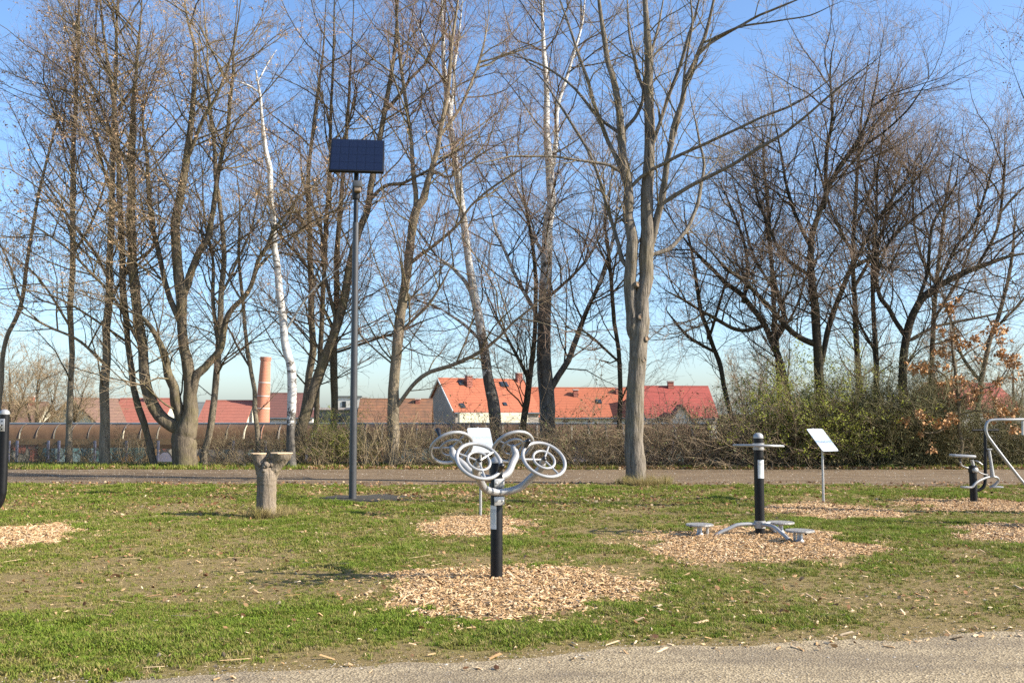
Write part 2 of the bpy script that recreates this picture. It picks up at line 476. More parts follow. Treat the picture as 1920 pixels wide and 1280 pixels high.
def roof_mat(name, a, b_, scale=1.0):
    m, nt, b = new_mat(name)
    v = coords(nt)
    w = N(nt, 'ShaderNodeTexWave'); w.bands_direction = 'Z'; w.inputs['Scale'].default_value = 1.1; w.inputs['Distortion'].default_value = 0.6
    nt.links.new(v, w.inputs['Vector'])
    f = noise(nt, v, 3.0 * scale, 6, 0.75)
    c = ramp(nt, f, [(0.3, a), (0.7, b_)])
    c = mix(nt, math_n(nt, 'MULTIPLY', w.outputs['Fac'], 0.4), c, [q * 0.5 for q in a])
    c = mix(nt, math_n(nt, 'MULTIPLY', noise(nt, v, 0.55, 6, 0.75), 0.6), c, [q * 0.55 + 0.03 for q in a])
    nt.links.new(c, b.inputs['Base Color']); b.inputs['Roughness'].default_value = 0.8
    bump(nt, b, w.outputs['Fac'], 0.4, 0.05)
    return m
M['roof_orange'] = roof_mat('roof_orange', (0.44, 0.115, 0.045), (0.57, 0.165, 0.07))
M['roof_red'] = roof_mat('roof_red', (0.36, 0.06, 0.04), (0.48, 0.09, 0.055))
M['roof_old'] = roof_mat('roof_old', (0.16, 0.085, 0.045), (0.46, 0.19, 0.08), 0.6)
M['roof_brick'] = roof_mat('roof_brick', (0.38, 0.12, 0.075), (0.50, 0.17, 0.11))
M['roof_maroon'] = roof_mat('roof_maroon', (0.15, 0.06, 0.045), (0.24, 0.09, 0.065))
M['roof_brown'] = roof_mat('roof_brown', (0.16, 0.085, 0.055), (0.27, 0.15, 0.095))
M['plaster_grey'] = simple('plaster_grey', (0.30, 0.265, 0.225), 0.9, 0, 0.15, 0.8)
M['plaster_cream'] = simple('plaster_cream', (0.66, 0.62, 0.46), 0.9, 0, 0.1, 0.8)
M['plaster_white'] = simple('plaster_white', (0.72, 0.69, 0.62), 0.9, 0, 0.1, 0.8)
M['flat_grey'] = simple('flat_grey', (0.17, 0.18, 0.17), 0.8, 0, 0.2, 0.5)
M['glass_dark'] = simple('glass_dark', (0.03, 0.04, 0.05), 0.15, 0, 0.2, 2.0)
M['chimney_brick'] = simple('chimney_brick', (0.48, 0.19, 0.11), 0.9, 0, 0.3, 2.4)
M['band'] = simple('band', (0.62, 0.52, 0.46), 0.8, 0, 0.2, 2.0)
M['shelter_pane'] = simple('shelter_pane', (0.15, 0.085, 0.04), 0.5, 0, 0.45, 0.9)
M['shelter_beam'] = simple('shelter_beam', (0.19, 0.12, 0.06), 0.6, 0, 0.25, 1.0)
M['shelter_rib'] = simple('shelter_rib', (0.17, 0.13, 0.10), 0.5, 0.2, 0.25, 1.0)
M['shelter_post'] = simple('shelter_post', (0.10, 0.11, 0.17), 0.6, 0, 0.25, 1.5)
M['gutter'] = simple('gutter', (0.13, 0.16, 0.19), 0.9, 0.0, 0.2, 1.0)

def graffiti_mat(name, cols, sc):
    """spray-paint: cells of flat colour with dark outlines on a brown wall"""
    m, nt, b = new_mat(name)
    v = coords(nt, (sc, sc, sc * 0.8))
    d = N(nt, 'ShaderNodeTexNoise'); d.inputs['Scale'].default_value = 1.3; nt.links.new(v, d.inputs['Vector'])
    vm = N(nt, 'ShaderNodeVectorMath', operation='MULTIPLY_ADD'); vm.inputs[1].default_value = (0.7, 0.7, 0.7)
    nt.links.new(d.outputs['Color'], vm.inputs[0]); nt.links.new(v, vm.inputs[2])
    vo = N(nt, 'ShaderNodeTexVoronoi'); vo.inputs['Scale'].default_value = 1.6; nt.links.new(vm.outputs[0], vo.inputs['Vector'])
    ve = N(nt, 'ShaderNodeTexVoronoi', feature='DISTANCE_TO_EDGE'); ve.inputs['Scale'].default_value = 1.6; nt.links.new(vm.outputs[0], ve.inputs['Vector'])
    hs = N(nt, 'ShaderNodeSeparateXYZ'); nt.links.new(vo.outputs['Color'], hs.inputs[0])
    c = ramp(nt, hs.outputs[0], [(i / len(cols), q) for i, q in enumerate(cols)], 'CONSTANT')
    c = mix(nt, math_n(nt, 'LESS_THAN', ve.outputs['Distance'], 0.05), c, (0.05, 0.06, 0.07))
    c = mix(nt, math_n(nt, 'MULTIPLY', noise(nt, v, 8.0, 4), 0.5), c, (0.20, 0.15, 0.11))
    nt.links.new(c, b.inputs['Base Color']); b.inputs['Roughness'].default_value = 0.8
    return m
TEAL, ORG, CRM, RED_, BRN, PALE = (0.14, 0.36, 0.36), (0.62, 0.33, 0.10), (0.62, 0.53, 0.40), (0.42, 0.12, 0.08), (0.13, 0.085, 0.06), (0.36, 0.52, 0.50)
M['graffiti_red'] = graffiti_mat('graffiti_red', [RED_, CRM, RED_, ORG, RED_, CRM], 1.3)
M['graffiti_teal'] = graffiti_mat('graffiti_teal', [TEAL, ORG, PALE, TEAL, CRM, PALE, TEAL], 1.7)
M['graffiti_pale'] = graffiti_mat('graffiti_pale', [BRN, (0.34, 0.30, 0.27), BRN, PALE, (0.22, 0.15, 0.11)], 1.2)
M['graffiti_mix'] = graffiti_mat('graffiti_mix', [RED_, BRN, (0.3, 0.3, 0.4), CRM, BRN, ORG], 1.3)
M['brown_wall'] = simple('brown_wall', (0.12, 0.08, 0.055), 0.9, 0, 0.3, 1.5)

# ================================================================== THE SETTING
# wood-chip beds: centre x, centre y, half width, half depth
BEDS = [
    (X(950, 9.2), 9.15, 1.26, 1.54, 'bed of pale wood chips round the black post with the four turning wheels'),
    (X(1408, 12.2), 12.2, 1.52, 1.66, 'bed of pale wood chips under the post with three standing discs'),
    (X(1550, 16.5), 16.5, 0.98, 1.45, 'small bed of wood chips at the foot of the right-hand sign'),
    (X(895, 14.3), 14.3, 0.80, 1.25, 'small bed of wood chips at the foot of the sign behind the turning wheels'),
    (X(1850, 17.4), 17.4, 1.50, 1.55, 'bed of wood chips under the exercise bike'),
    (X(1930, 13.2), 13.2, 1.15, 1.40, 'bed of wood chips cut by the right picture edge, nearer than the bike'),
    (X(0, 12.7), 12.7, 1.05, 1.50, 'bed of wood chips at the left picture edge'),
]
def bed_mask(x, y):
    m = np.zeros_like(np.asarray(x, float))
    wob = (fbm(x * 1.7, y * 1.7, 3) - 0.5) * 0.85 + (fbm(x * 6, y * 6, 2) - 0.5) * 0.35
    for cx, cy, rx, ry, _ in BEDS:
        r = np.sqrt(((x - cx) / rx) ** 2 + ((y - cy) / ry) ** 2) + wob
        m = np.maximum(m, 1 - smooth(0.78, 1.16, r))
    return m

_e = [G(-200, 1300), G(200, 1277), G(640, 1253), G(900, 1240), G(1100, 1226), G(1500, 1205), G(1920, 1188), G(2500, 1160)]
_ex = np.array([-40.0, -12.0] + [p[0] for p in _e] + [12.0, 40.0]); _ey = np.array([4.9, 5.5] + [p[1] for p in _e] + [8.6, 12.0])
def near_edge(x):
    """y of the border between the near gravel path and the lawn"""
    return np.interp(x, _ex, _ey) + (fbm(np.asarray(x) * 1.9, 3.3, 5) - 0.5) * 0.5
TR0, TR1 = 22.1, 28.4                               # near and far border of the trail behind the lawn
def trail_near(x): return TR0 + (fbm(np.asarray(x) * 0.8, 8.1, 4) - 0.5) * 0.7
def trail_far(x): return TR1 + (fbm(np.asarray(x) * 0.8, 1.7, 4) - 0.5) * 0.9
def greenness(x, y):
    g = (fbm(x * 0.55 + 3, y * 0.55, 4) - 0.21) * 1.7 + (fbm(x * 2.3 + 1, y * 2.3 + 6, 4) - 0.46) * 1.5
    dry = np.exp(-(((x + 2.6) / 2.4) ** 2 + ((y - 10.6) / 2.0) ** 2)) * 0.5     # worn dry patch left of the wheels
    dry = dry + np.exp(-(((x - 3.9) / 1.7) ** 2 + ((y - 8.6) / 0.9) ** 2)) * 0.6
    lush = np.exp(-((y - near_edge(x) - 1.25) / 0.8) ** 2) * 0.3
    worn = np.exp(-((y - near_edge(x)) / 0.45) ** 2) * 0.9
    return np.clip(g - dry + lush - worn, 0, 1)

def axis(lo, hi, step, far, n):
    a = np.arange(lo, hi + 1e-6, step)
    t = np.geomspace(step * 1.5, far, n)
    return np.concatenate([(lo - t)[::-1], a, hi + t])
gx = axis(-15, 15, 0.15, 4000, 34); gy = axis(4.5, 42, 0.15, 4000, 34)
XX, YY = np.meshgrid(gx, gy)
ZZ = gz(XX, YY)
nx, ny = len(gx), len(gy)
I = np.arange(nx * ny).reshape(ny, nx)
Q = np.stack([I[:-1, :-1], I[:-1, 1:], I[1:, 1:], I[1:, :-1]], -1).reshape(-1, 4)
ground = arr_obj('ground', np.stack([XX, YY, ZZ], -1), Q, M['ground'])
tag(ground, kind='structure')
gm = ground.data.attributes.new('green', 'FLOAT', 'POINT'); gm.data.foreach_set('value', greenness(XX, YY).ravel().astype(np.float32))
mm_ = ground.data.attributes.new('mulch', 'FLOAT', 'POINT'); mm_.data.foreach_set('value', bed_mask(XX, YY).ravel().astype(np.float32))

def strip(name, mat, xs, lo, hi, k, dz):
    t = np.linspace(0, 1, k)
    Y = lo[None, :] + (hi - lo)[None, :] * t[:, None]
    Xg = np.repeat(xs[None, :], k, 0)
    Z = gz(Xg, Y) + dz
    I = np.arange(Xg.size).reshape(Xg.shape)
    Q = np.stack([I[:-1, :-1], I[:-1, 1:], I[1:, 1:], I[1:, :-1]], -1).reshape(-1, 4)
    return tag(arr_obj(name, np.stack([Xg, Y, Z], -1), Q, mat), kind='structure')
xs = np.arange(-30, 30, 0.08)
strip('gravel_path', M['gravel'], xs, np.full_like(xs, -3.0) + 0 * xs, near_edge(xs), 24, 0.008)
xs = np.arange(-45, 45, 0.15)
strip('trail', M['trail'], xs, trail_near(xs), trail_far(xs), 30, 0.008)
# dark filled-in patch round the lamp foot
lamp_xy = G(661, 934)
aa = np.linspace(0, 2 * math.pi, 48, endpoint=False)
rr = 1 + (np.array([vnoise(3 * math.cos(a) + 7, 3 * math.sin(a) + 7) for a in aa]) - 0.5) * 0.7
px_ = lamp_xy[0] + 0.1 + 0.95 * rr * np.cos(aa); py_ = lamp_xy[1] + 0.1 + 1.0 * rr * np.sin(aa)
V = [(lamp_xy[0], lamp_xy[1], float(gz(*lamp_xy[:2])) + 0.014)] + [(a, b, float(gz(a, b)) + 0.009) for a, b in zip(px_, py_)]
tag(MB().add(V, [(0, i + 1, (i + 1) % 48 + 1) for i in range(48)]).build('asphalt_patch', M['asphalt_patch']), kind='structure')

# ---------------------------------------------------------------- long shelter with a curved brown roof, down behind the bank
SD = 40.0
sh = thing('bicycle_shelter', 'long low shelter with curved brown roof panes and graffiti walls behind the trees', 'shelter', (X(400, SD), SD, -2.6))
o = np.array(sh.location)
pitch_x = 0.70
x0, x1 = X(-60, SD), X(1350, SD)
zt = P(0, 796, SD)[2]; zb = P(0, 822, SD)[2]; zw = P(0, 833, SD)[2]
nb = int((x1 - x0) / pitch_x)
prof = [(0.62 * (1 - math.cos(a)), zb + (zt - zb) * math.sin(a)) for a in np.linspace(0, math.pi / 2, 9)]
pane_me = None
for i in range(nb):
    xa = x0 + i * pitch_x
    if pane_me is None:
        mb = MB()
        Vp = [(sx_, SD + yy - o[1], zz - o[2]) for yy, zz in prof for sx_ in (0.03, pitch_x - 0.03)]
        Vp += [(sx_, SD + yy - o[1] + 0.02, zz - o[2] - 0.02) for yy, zz in prof for sx_ in (0.03, pitch_x - 0.03)]
        k = 2 * len(prof)
        F = []
        for j in range(len(prof) - 1):
            F += [(2 * j, 2 * j + 1, 2 * j + 3, 2 * j + 2), (k + 2 * j + 1, k + 2 * j, k + 2 * j + 2, k + 2 * j + 3),
                  (2 * j, 2 * j + 2, k + 2 * j + 2, k + 2 * j), (2 * j + 3, 2 * j + 1, k + 2 * j + 1, k + 2 * j + 3)]
        mb.add(Vp, F); po = mb.build('roof_pane', M['shelter_pane'], sh); pane_me = po.data
        mb = MB().tube([(0, SD + yy - 0.012 - o[1], zz + 0.012 - o[2]) for yy, zz in prof], 0.014, 6)
        ro = mb.build('roof_rib', M['shelter_rib'], sh); rib_me = ro.data
    else:
        po = link(bpy.data.objects.new('roof_pane', pane_me), sh); ro = link(bpy.data.objects.new('roof_rib', rib_me), sh)
    po.location.x = xa - o[0]; ro.location.x = xa - o[0]
    po.rotation_euler.x = rng.normal(0, 0.006)
MB().box(((x0 + x1) / 2 - o[0], SD - 0.03 - o[1], (zb + zw) / 2 - o[2]), (x1 - x0, 0.10, zb - zw)).build('eaves_beam', M['shelter_beam'], sh)
MB().tube([(x0 - o[0], SD + 0.66 - o[1], zt + 0.03 - o[2]), (x1 - o[0], SD + 0.66 - o[1], zt + 0.03 - o[2])], 0.055, 8).build('ridge_pipe', M['gutter'], sh)
post_me = None
for px in (22, 37, 95, 115, 182, 241, 300, 362, 440, 500, 560, 640, 690, 760, 830, 905, 990, 1080, 1170, 1260, 1330):
    if post_me is None:
        po = MB().box((0, SD - 0.12 - o[1], (zw + -2.6) / 2 + 0.08 - o[2]), (0.085, 0.07, zw + 2.6 + 0.16)).build('post', M['shelter_post'], sh); post_me = po.data
    else: po = link(bpy.data.objects.new('post', post_me), sh)
    po.location.x = X(px, SD) - o[0]
wy = SD - 0.01
for pa, pb, mt, hi in ((-60, 74, 'graffiti_red', 0), (74, 190, 'graffiti_teal', 10), (190, 285, 'graffiti_teal', 8), (285, 380, 'graffiti_mix', 12),
                       (380, 560, 'graffiti_pale', 14), (560, 720, 'graffiti_mix', 6), (720, 900, 'graffiti_pale', 8), (900, 1120, 'graffiti_mix', 10), (1120, 1350, 'graffiti_pale', 8)):
    ztop = P(0, 834 + hi * 0.6, wy)[2]
    xa, xb = X(pa, wy), X(pb, wy)
    MB().box(((xa + xb) / 2 - o[0], wy - o[1], (ztop - 2.6) / 2 - o[2]), (xb - xa - 0.03, 0.06, ztop + 2.6)).build('wall_panel', M[mt], sh)
MB().box(((x0 + x1) / 2 - o[0], wy + 1.2 - o[1], (zw - 2.6) / 2 - o[2]), (x1 - x0, 0.08, zw + 2.6)).build('back_wall', M['brown_wall'], sh)

# ---------------------------------------------------------------- houses beyond
def house(label, px, py, d, L, W, rh, psi, wall, roof, ground_z=-2.6, chimneys=(), skylights=(), windows=(), over=0.25, gable_trim=False):
    """px,py,d: the near end of the front eaves; L along the ridge, W across, rh roof rise, psi turn of the ridge"""
    F0 = P(px, py, d); ps = R(psi)
    r = np.array((math.cos(ps), math.sin(ps), 0)); s = np.array((-math.sin(ps), math.cos(ps), 0)); up = np.array((0, 0, 1.0))
    base = F0.copy(); base[2] = ground_z
    t = thing('house', label, 'house', base)
    ez = F0[2] - ground_z
    def q(a, b, c): return r * a + s * b + up * c
    V = [q(0, 0, 0), q(L, 0, 0), q(L, W, 0), q(0, W, 0), q(0, 0, ez), q(L, 0, ez), q(L, W, ez), q(0, W, ez), q(0, W / 2, ez + rh), q(L, W / 2, ez + rh)]
    MB().add(V, [(0, 1, 5, 4), (2, 3, 7, 6), (0, 4, 8, 7, 3), (1, 2, 6, 9, 5)]).build('wall', M[wall], t, shade=False)
    mb = MB(); th = 0.16
    sl = math.hypot(W / 2, rh); n1 = (-s * rh + up * (W / 2)) / sl * 1.0
    n1 = np.array(-s * rh / sl + up * (W / 2) / sl); n2 = np.array(s * rh / sl + up * (W / 2) / sl)
    d1 = (s * W / 2 + up * rh) / sl; d2 = (-s * W / 2 + up * rh) / sl
    for n_, d_, ed in ((n1, d1, q(0, 0, ez)), (n2, d2, q(0, W, ez))):
        a = ed - d_ * over - r * over; b = ed + d_ * sl - r * over; e = (L + 2 * over) * r
        lo = [a + n_ * 0.01, a + e + n_ * 0.01, b + e + n_ * 0.01, b + n_ * 0.01]; hi = [p + n_ * th for p in lo]
        mb.add(lo + hi, [(3, 2, 1, 0), (4, 5, 6, 7), (0, 1, 5, 4), (1, 2, 6, 5), (2, 3, 7, 6), (3, 0, 4, 7)])
    ro = mb.build('roof', M[roof], t, shade=False)
    MB().tube([q(-over, W / 2, ez + rh + th), q(L + over, W / 2, ez + rh + th)], 0.11, 6).build('ridge_cap', M[roof], ro)
    MB().tube([q(-over, -0.33, ez - 0.12), q(L + over, -0.33, ez - 0.12)], 0.08, 6).build('gutter', M['gutter'], ro)
    if gable_trim:
        mb = MB()
        for b0 in (0, W):
            p0 = q(-over - 0.03, b0, ez) + (n1 if b0 == 0 else n2) * 0.06; p1 = q(-over - 0.03, W / 2, ez + rh) + up * 0.07
            mb.tube([p0, p1], 0.10, 6)
        mb.build('verge_board', M['plaster_white'], ro)
    for a, h0, w, h in chimneys:                                # along the ridge, height on the slope 0..1, width, height
        c = q(L * a, W / 2 * h0, ez + rh * h0 + h / 2 - 0.3)
        ch = MB().box(c, (w, w, h + 0.6), ps).build('chimney', M['roof_brick'], ro)
        MB().box(c + up * (h / 2 + 0.36), (w + 0.14, w + 0.14, 0.10), ps).build('chimney_cap', M['band'], ro)
    for a, h0, w, hh in skylights:
        c = q(L * a, 0, ez) + d1 * sl * h0 + n1 * (th + 0.05)
        MB().box(c, (w, hh, 0.12), ax=(r, d1, n1)).build('skylight', M['glass_dark'], ro)
    for a, h0, w, hh in windows:
        c = q(L * a, -0.02, ez - h0)
        f = MB().box(c, (w + 0.16, 0.08, hh + 0.16), ps).build('window', M['plaster_white'], t)
        MB().box(c - s * 0.03, (w, 0.06, hh), ps).build('pane', M['glass_dark'], f)
    return t
house('house with bright orange tiled roof and bare grey-brown gable wall', 854, 772, 100, 9.6, 8.0, 3.35, 27, 'plaster_grey', 'roof_orange',
      chimneys=((0.30, 0.78, 0.62, 1.15), (0.96, 0.95, 0.6, 1.0)), skylights=((0.22, 0.86, 0.55, 0.7), (0.10, 0.14, 0.5, 0.7), (0.74, 0.84, 0.9, 0.8), (0.62, 0.2, 0.4, 0.5)),
      windows=((0.2, 0.75, 0.6, 0.8), (0.55, 0.75, 0.6, 0.8), (0.82, 0.75, 0.6, 0.8)), gable_trim=True)
MB().box(P(925, 783, 99.0) - np.array(bpy.data.objects['house'].location), (7.6, 0.5, 1.0), R(27)).build('rendered_front', M['plaster_cream'], bpy.data.objects['house'])
house('row house with orange roof half hidden behind the dark trunks', 990, 782, 106, 13.5, 8.0, 3.1, 6, 'plaster_cream', 'roof_orange',
      chimneys=((0.03, 0.95, 0.6, 0.8), (0.42, 0.7, 0.5, 0.8), (0.78, 0.8, 0.5, 0.7)), windows=((0.12, 0.7, 0.6, 0.8), (0.3, 0.7, 0.6, 0.8), (0.5, 0.7, 0.6, 0.8), (0.7, 0.7, 0.6, 0.8)), skylights=((0.2, 0.4, 0.5, 0.7), (0.6, 0.5, 0.6, 0.7)))
house('house with deep red roof beside the thick maple trunk', 1214, 783, 104, 7.4, 8.0, 3.25, 4, 'plaster_white', 'roof_red',
      chimneys=((0.46, 0.97, 0.6, 0.75),), windows=((0.1, 0.7, 0.6, 0.8), (0.3, 0.7, 0.6, 0.8)))
house('small white gabled annex in front of the deep red roof', 1300, 792, 100, 4.0, 2.4, 1.6, 86, 'plaster_white', 'roof_maroon')
house('house with dull brick-red roof left of the multi-stemmed tree', 206, 798, 92, 4.6, 6.5, 2.4, 2, 'plaster_cream', 'roof_brick', chimneys=((0.6, 0.9, 0.5, 0.7),))
house('house with dark slate-grey roof seen behind the thick multi-stemmed tree', 300, 798, 96, 3.6, 6.5, 2.1, 2, 'plaster_white', 'flat_grey', skylights=((0.4, 0.5, 2.2, 1.6),))
house('house with dull brick-red roof left of the round chimney', 372, 798, 92, 4.1, 6.5, 2.2, 2, 'plaster_cream', 'roof_brick', skylights=((0.2, 0.7, 0.5, 0.5),))
house('house with pale cream gable and brown roof at the far left', 188, 800, 88, 7.0, 5.8, 2.4, 78, 'plaster_cream', 'roof_brown', gable_trim=False)
house('low house with rusty brown roof at the left picture edge', -40, 795, 96, 5.2, 6.0, 2.0, 8, 'plaster_cream', 'roof_brown', chimneys=((0.75, 0.9, 0.5, 0.9),))
house('house with maroon roof just right of the round chimney', 503, 782, 104, 4.6, 6.0, 2.4, 5, 'plaster_white', 'roof_maroon')
house('old house with patchy orange-brown tiles left of the grey gable', 672, 802, 90, 6.4, 7.0, 2.5, 3, 'plaster_grey', 'roof_old', chimneys=((0.82, 0.85, 0.4, 0.5),))
house('house with red roof far right behind the brown-leaved oak', 1785, 768, 98, 8.0, 8.0, 2.6, 12, 'plaster_white', 'roof_red', chimneys=((0.3, 0.9, 0.5, 0.8),))
house('low house with dark red roof glimpsed between the dark trees', 1575, 786, 100, 5.5, 6.0, 1.6, 4, 'plaster_white', 'roof_maroon')
# flat grey hall
fb = thing('flat_roofed_hall', 'low grey flat-roofed hall behind the lamp post', 'hall', (X(636, 94), 94, -2.6))
za, zb2 = P(0, 768, 94)[2] + 2.6, 0
MB().box((0, 3, za / 2), (4.6, 6, za)).build('wall', M['flat_grey'], fb)
MB().box((0, 2.9, za + 0.1), (4.9, 6.4, 0.2)).build('roof', M['band'], fb)
for k in range(3): MB().box((-1.5 + 1.5 * k, -0.03, za - 1.0), (0.9, 0.08, 0.7)).build('window', M['glass_dark'], fb)
wb = thing('white_block', 'small white building far behind between the leaning trunk and lamp post', 'building', (X(655, 130), 130, -2.6))
zc = P(0, 745, 130)[2] + 2.6
MB().box((0, 3, zc / 2), (3.0, 6, zc)).build('wall', M['plaster_white'], wb)
MB().box((0, 3, zc + 0.12), (3.3, 6.3, 0.2)).build('roof', M['flat_grey'], wb)
for k in range(2): MB().box((-0.7 + 1.4 * k, -0.03, zc - 0.9), (0.5, 0.08, 0.8)).build('window', M['glass_dark'], wb)
# round brick chimney stack
cd = 95.0
ct = thing('chimney_stack', 'tall round red brick chimney stack with pale iron bands', 'chimney', (X(489, cd), cd, -2.6))
ztop = P(0, 669, cd)[2] + 2.6; zlow = P(0, 790, cd)[2] + 2.6
r_at = lambda z: 0.70 + (0.46 - 0.70) * (z - zlow) / (ztop - zlow)
lean = (X(497, cd) - X(489, cd)) / (ztop - zlow)
def brick_stack_mat():
    m, nt, b = new_mat('stack_brick')
    br = N(nt, 'ShaderNodeTexBrick')
    tc = N(nt, 'ShaderNodeTexCoord'); sx = N(nt, 'ShaderNodeSeparateXYZ'); nt.links.new(tc.outputs['Object'], sx.inputs[0])
    at = math_n(nt, 'ARCTAN2', sx.outputs[1], sx.outputs[0])
    cx = N(nt, 'ShaderNodeCombineXYZ'); nt.links.new(at, cx.inputs[0]); nt.links.new(sx.outputs[2], cx.inputs[1]); nt.links.new(cx.outputs[0], br.inputs['Vector'])
    for k, v in (('Scale', 1.0), ('Mortar Size', 0.012), ('Brick Width', 0.36), ('Row Height', 0.14)): br.inputs[k].default_value = v
    br.inputs['Color1'].default_value = (0.52, 0.18, 0.095, 1); br.inputs['Color2'].default_value = (0.42, 0.15, 0.085, 1); br.inputs['Mortar'].default_value = (0.45, 0.30, 0.22, 1)
    c = mix(nt, math_n(nt, 'MULTIPLY', noise(nt, coords(nt), 1.6, 5, 0.7), 0.4), br.outputs['Color'], (0.50, 0.23, 0.14))
    nt.links.new(c, b.inputs['Base Color']); b.inputs['Roughness'].default_value = 0.9
    return m
M['stack_brick'] = brick_stack_mat()
shf = MB().lathe((0, 0, 0), [(r_at(0), 0)] + [(r_at(z), z) for z in np.linspace(zlow, ztop - 0.35, 8)] + [(r_at(ztop) + 0.07, ztop - 0.33), (r_at(ztop) + 0.07, ztop), (0.32, ztop), (0.32, ztop - 0.6)], 28).build('shaft', M['stack_brick'], ct)
for py in (717, 742, 765):
    z = P(0, py, cd)[2] + 2.6
    MB().lathe((0, 0, z), [(r_at(z) - 0.05, -0.05), (r_at(z) + 0.03, -0.05), (r_at(z) + 0.03, 0.05), (r_at(z) - 0.05, 0.05)], 28).build('iron_band', M['band'], ct)
ct.rotation_euler.y = math.atan(lean) * 0.6

# ================================================================== TREES AND SHRUBS
def unit(a): return a / np.maximum(np.linalg.norm(a, axis=-1, keepdims=True), 1e-9)

def tubes(Pt, Rd, sides):
    """many tubes at once: Pt (N,n,3), Rd (N,n)"""
    Nn, n, _ = Pt.shape
    t = unit(np.gradient(Pt, axis=1))
    ov = unit(Pt[:, -1] - Pt[:, 0])
    a = np.where(np.abs(ov[:, 2:3]) > 0.9, np.array([[1.0, 0, 0]]), np.array([[0, 0, 1.0]]))
    ref = unit(np.cross(ov, a))[:, None, :]
    u = unit(ref - (ref * t).sum(-1, keepdims=True) * t); w = np.cross(t, u)
    q = 2 * np.pi * np.arange(sides) / sides
    V = Pt[:, :, None, :] + Rd[:, :, None, None] * (np.cos(q)[None, None, :, None] * u[:, :, None, :] + np.sin(q)[None, None, :, None] * w[:, :, None, :])
    I = np.arange(Nn * n * sides).reshape(Nn, n, sides)
    J = np.roll(I, -1, axis=2)
    F = np.stack([I[:, :-1], J[:, :-1], J[:, 1:], I[:, 1:]], -1).reshape(-1, 4)
    return V.reshape(-1, 3), F

def grow(st, di, ln, n, wob, up, g):
    st = np.asarray(st, float); d = unit(np.asarray(di, float)); Nn = len(st)
    out = np.empty((Nn, n, 3)); out[:, 0] = st; step = (ln / (n - 1))[:, None]
    for i in range(1, n):
        d = unit(d + g.normal(0, wob, (Nn, 3)) + np.array([0, 0, up]))
        out[:, i] = out[:, i - 1] + d * step
    return out

def spawn(Pt, Rd, cnt, t0, t1, ang, g, flat=0.0):
    """points and directions of side shoots; cnt shoots per parent (array)"""
    Nn, n, _ = Pt.shape
    idx = np.repeat(np.arange(Nn), cnt); m = len(idx)
    t = t0 + (t1 - t0) * g.random(m); f = t * (n - 1); i = np.minimum(f.astype(int), n - 2); k = (f - i)[:, None]
    p = Pt[idx, i] * (1 - k) + Pt[idx, i + 1] * k
    tg = unit(Pt[idx, i + 1] - Pt[idx, i])
    r = Rd[idx, i] * (1 - k[:, 0]) + Rd[idx, i + 1] * k[:, 0]
    rnd = unit(g.normal(0, 1, (m, 3))); rnd[:, 2] *= (1 - flat)
    per = unit(rnd - (rnd * tg).sum(-1, keepdims=True) * tg)
    a = (ang[0] + (ang[1] - ang[0]) * g.random(m))[:, None]
    return p, np.cos(a) * tg + np.sin(a) * per, r, t, idx

def resample(p, r, k):
    p = np.asarray(p); s = np.concatenate([[0], np.cumsum(np.linalg.norm(np.diff(p, axis=0), axis=1))])
    q = np.linspace(0, s[-1], k)
    return np.stack([np.interp(q, s, p[:, j]) for j in range(3)], -1), np.interp(q, s, r), s[-1]

def leaf_quads(pos, size, g, drop=0.5):
    """small folded leaves or seed keys, one kite each"""
    n = len(pos); a = unit(g.normal(0, 1, (n, 3)) - np.array([0, 0, drop])); b = unit(np.cross(a, unit(g.normal(0, 1, (n, 3)))))
    s = (size * (0.6 + 0.8 * g.random(n)))[:, None]
    c = np.cross(a, b) * s * 0.18
    V = np.stack([pos, pos + a * s * 0.5 + b * s * 0.33 + c, pos + a * s, pos + a * s * 0.5 - b * s * 0.33 + c], 1).reshape(-1, 3)
    return V, np.arange(4 * n).reshape(n, 4)

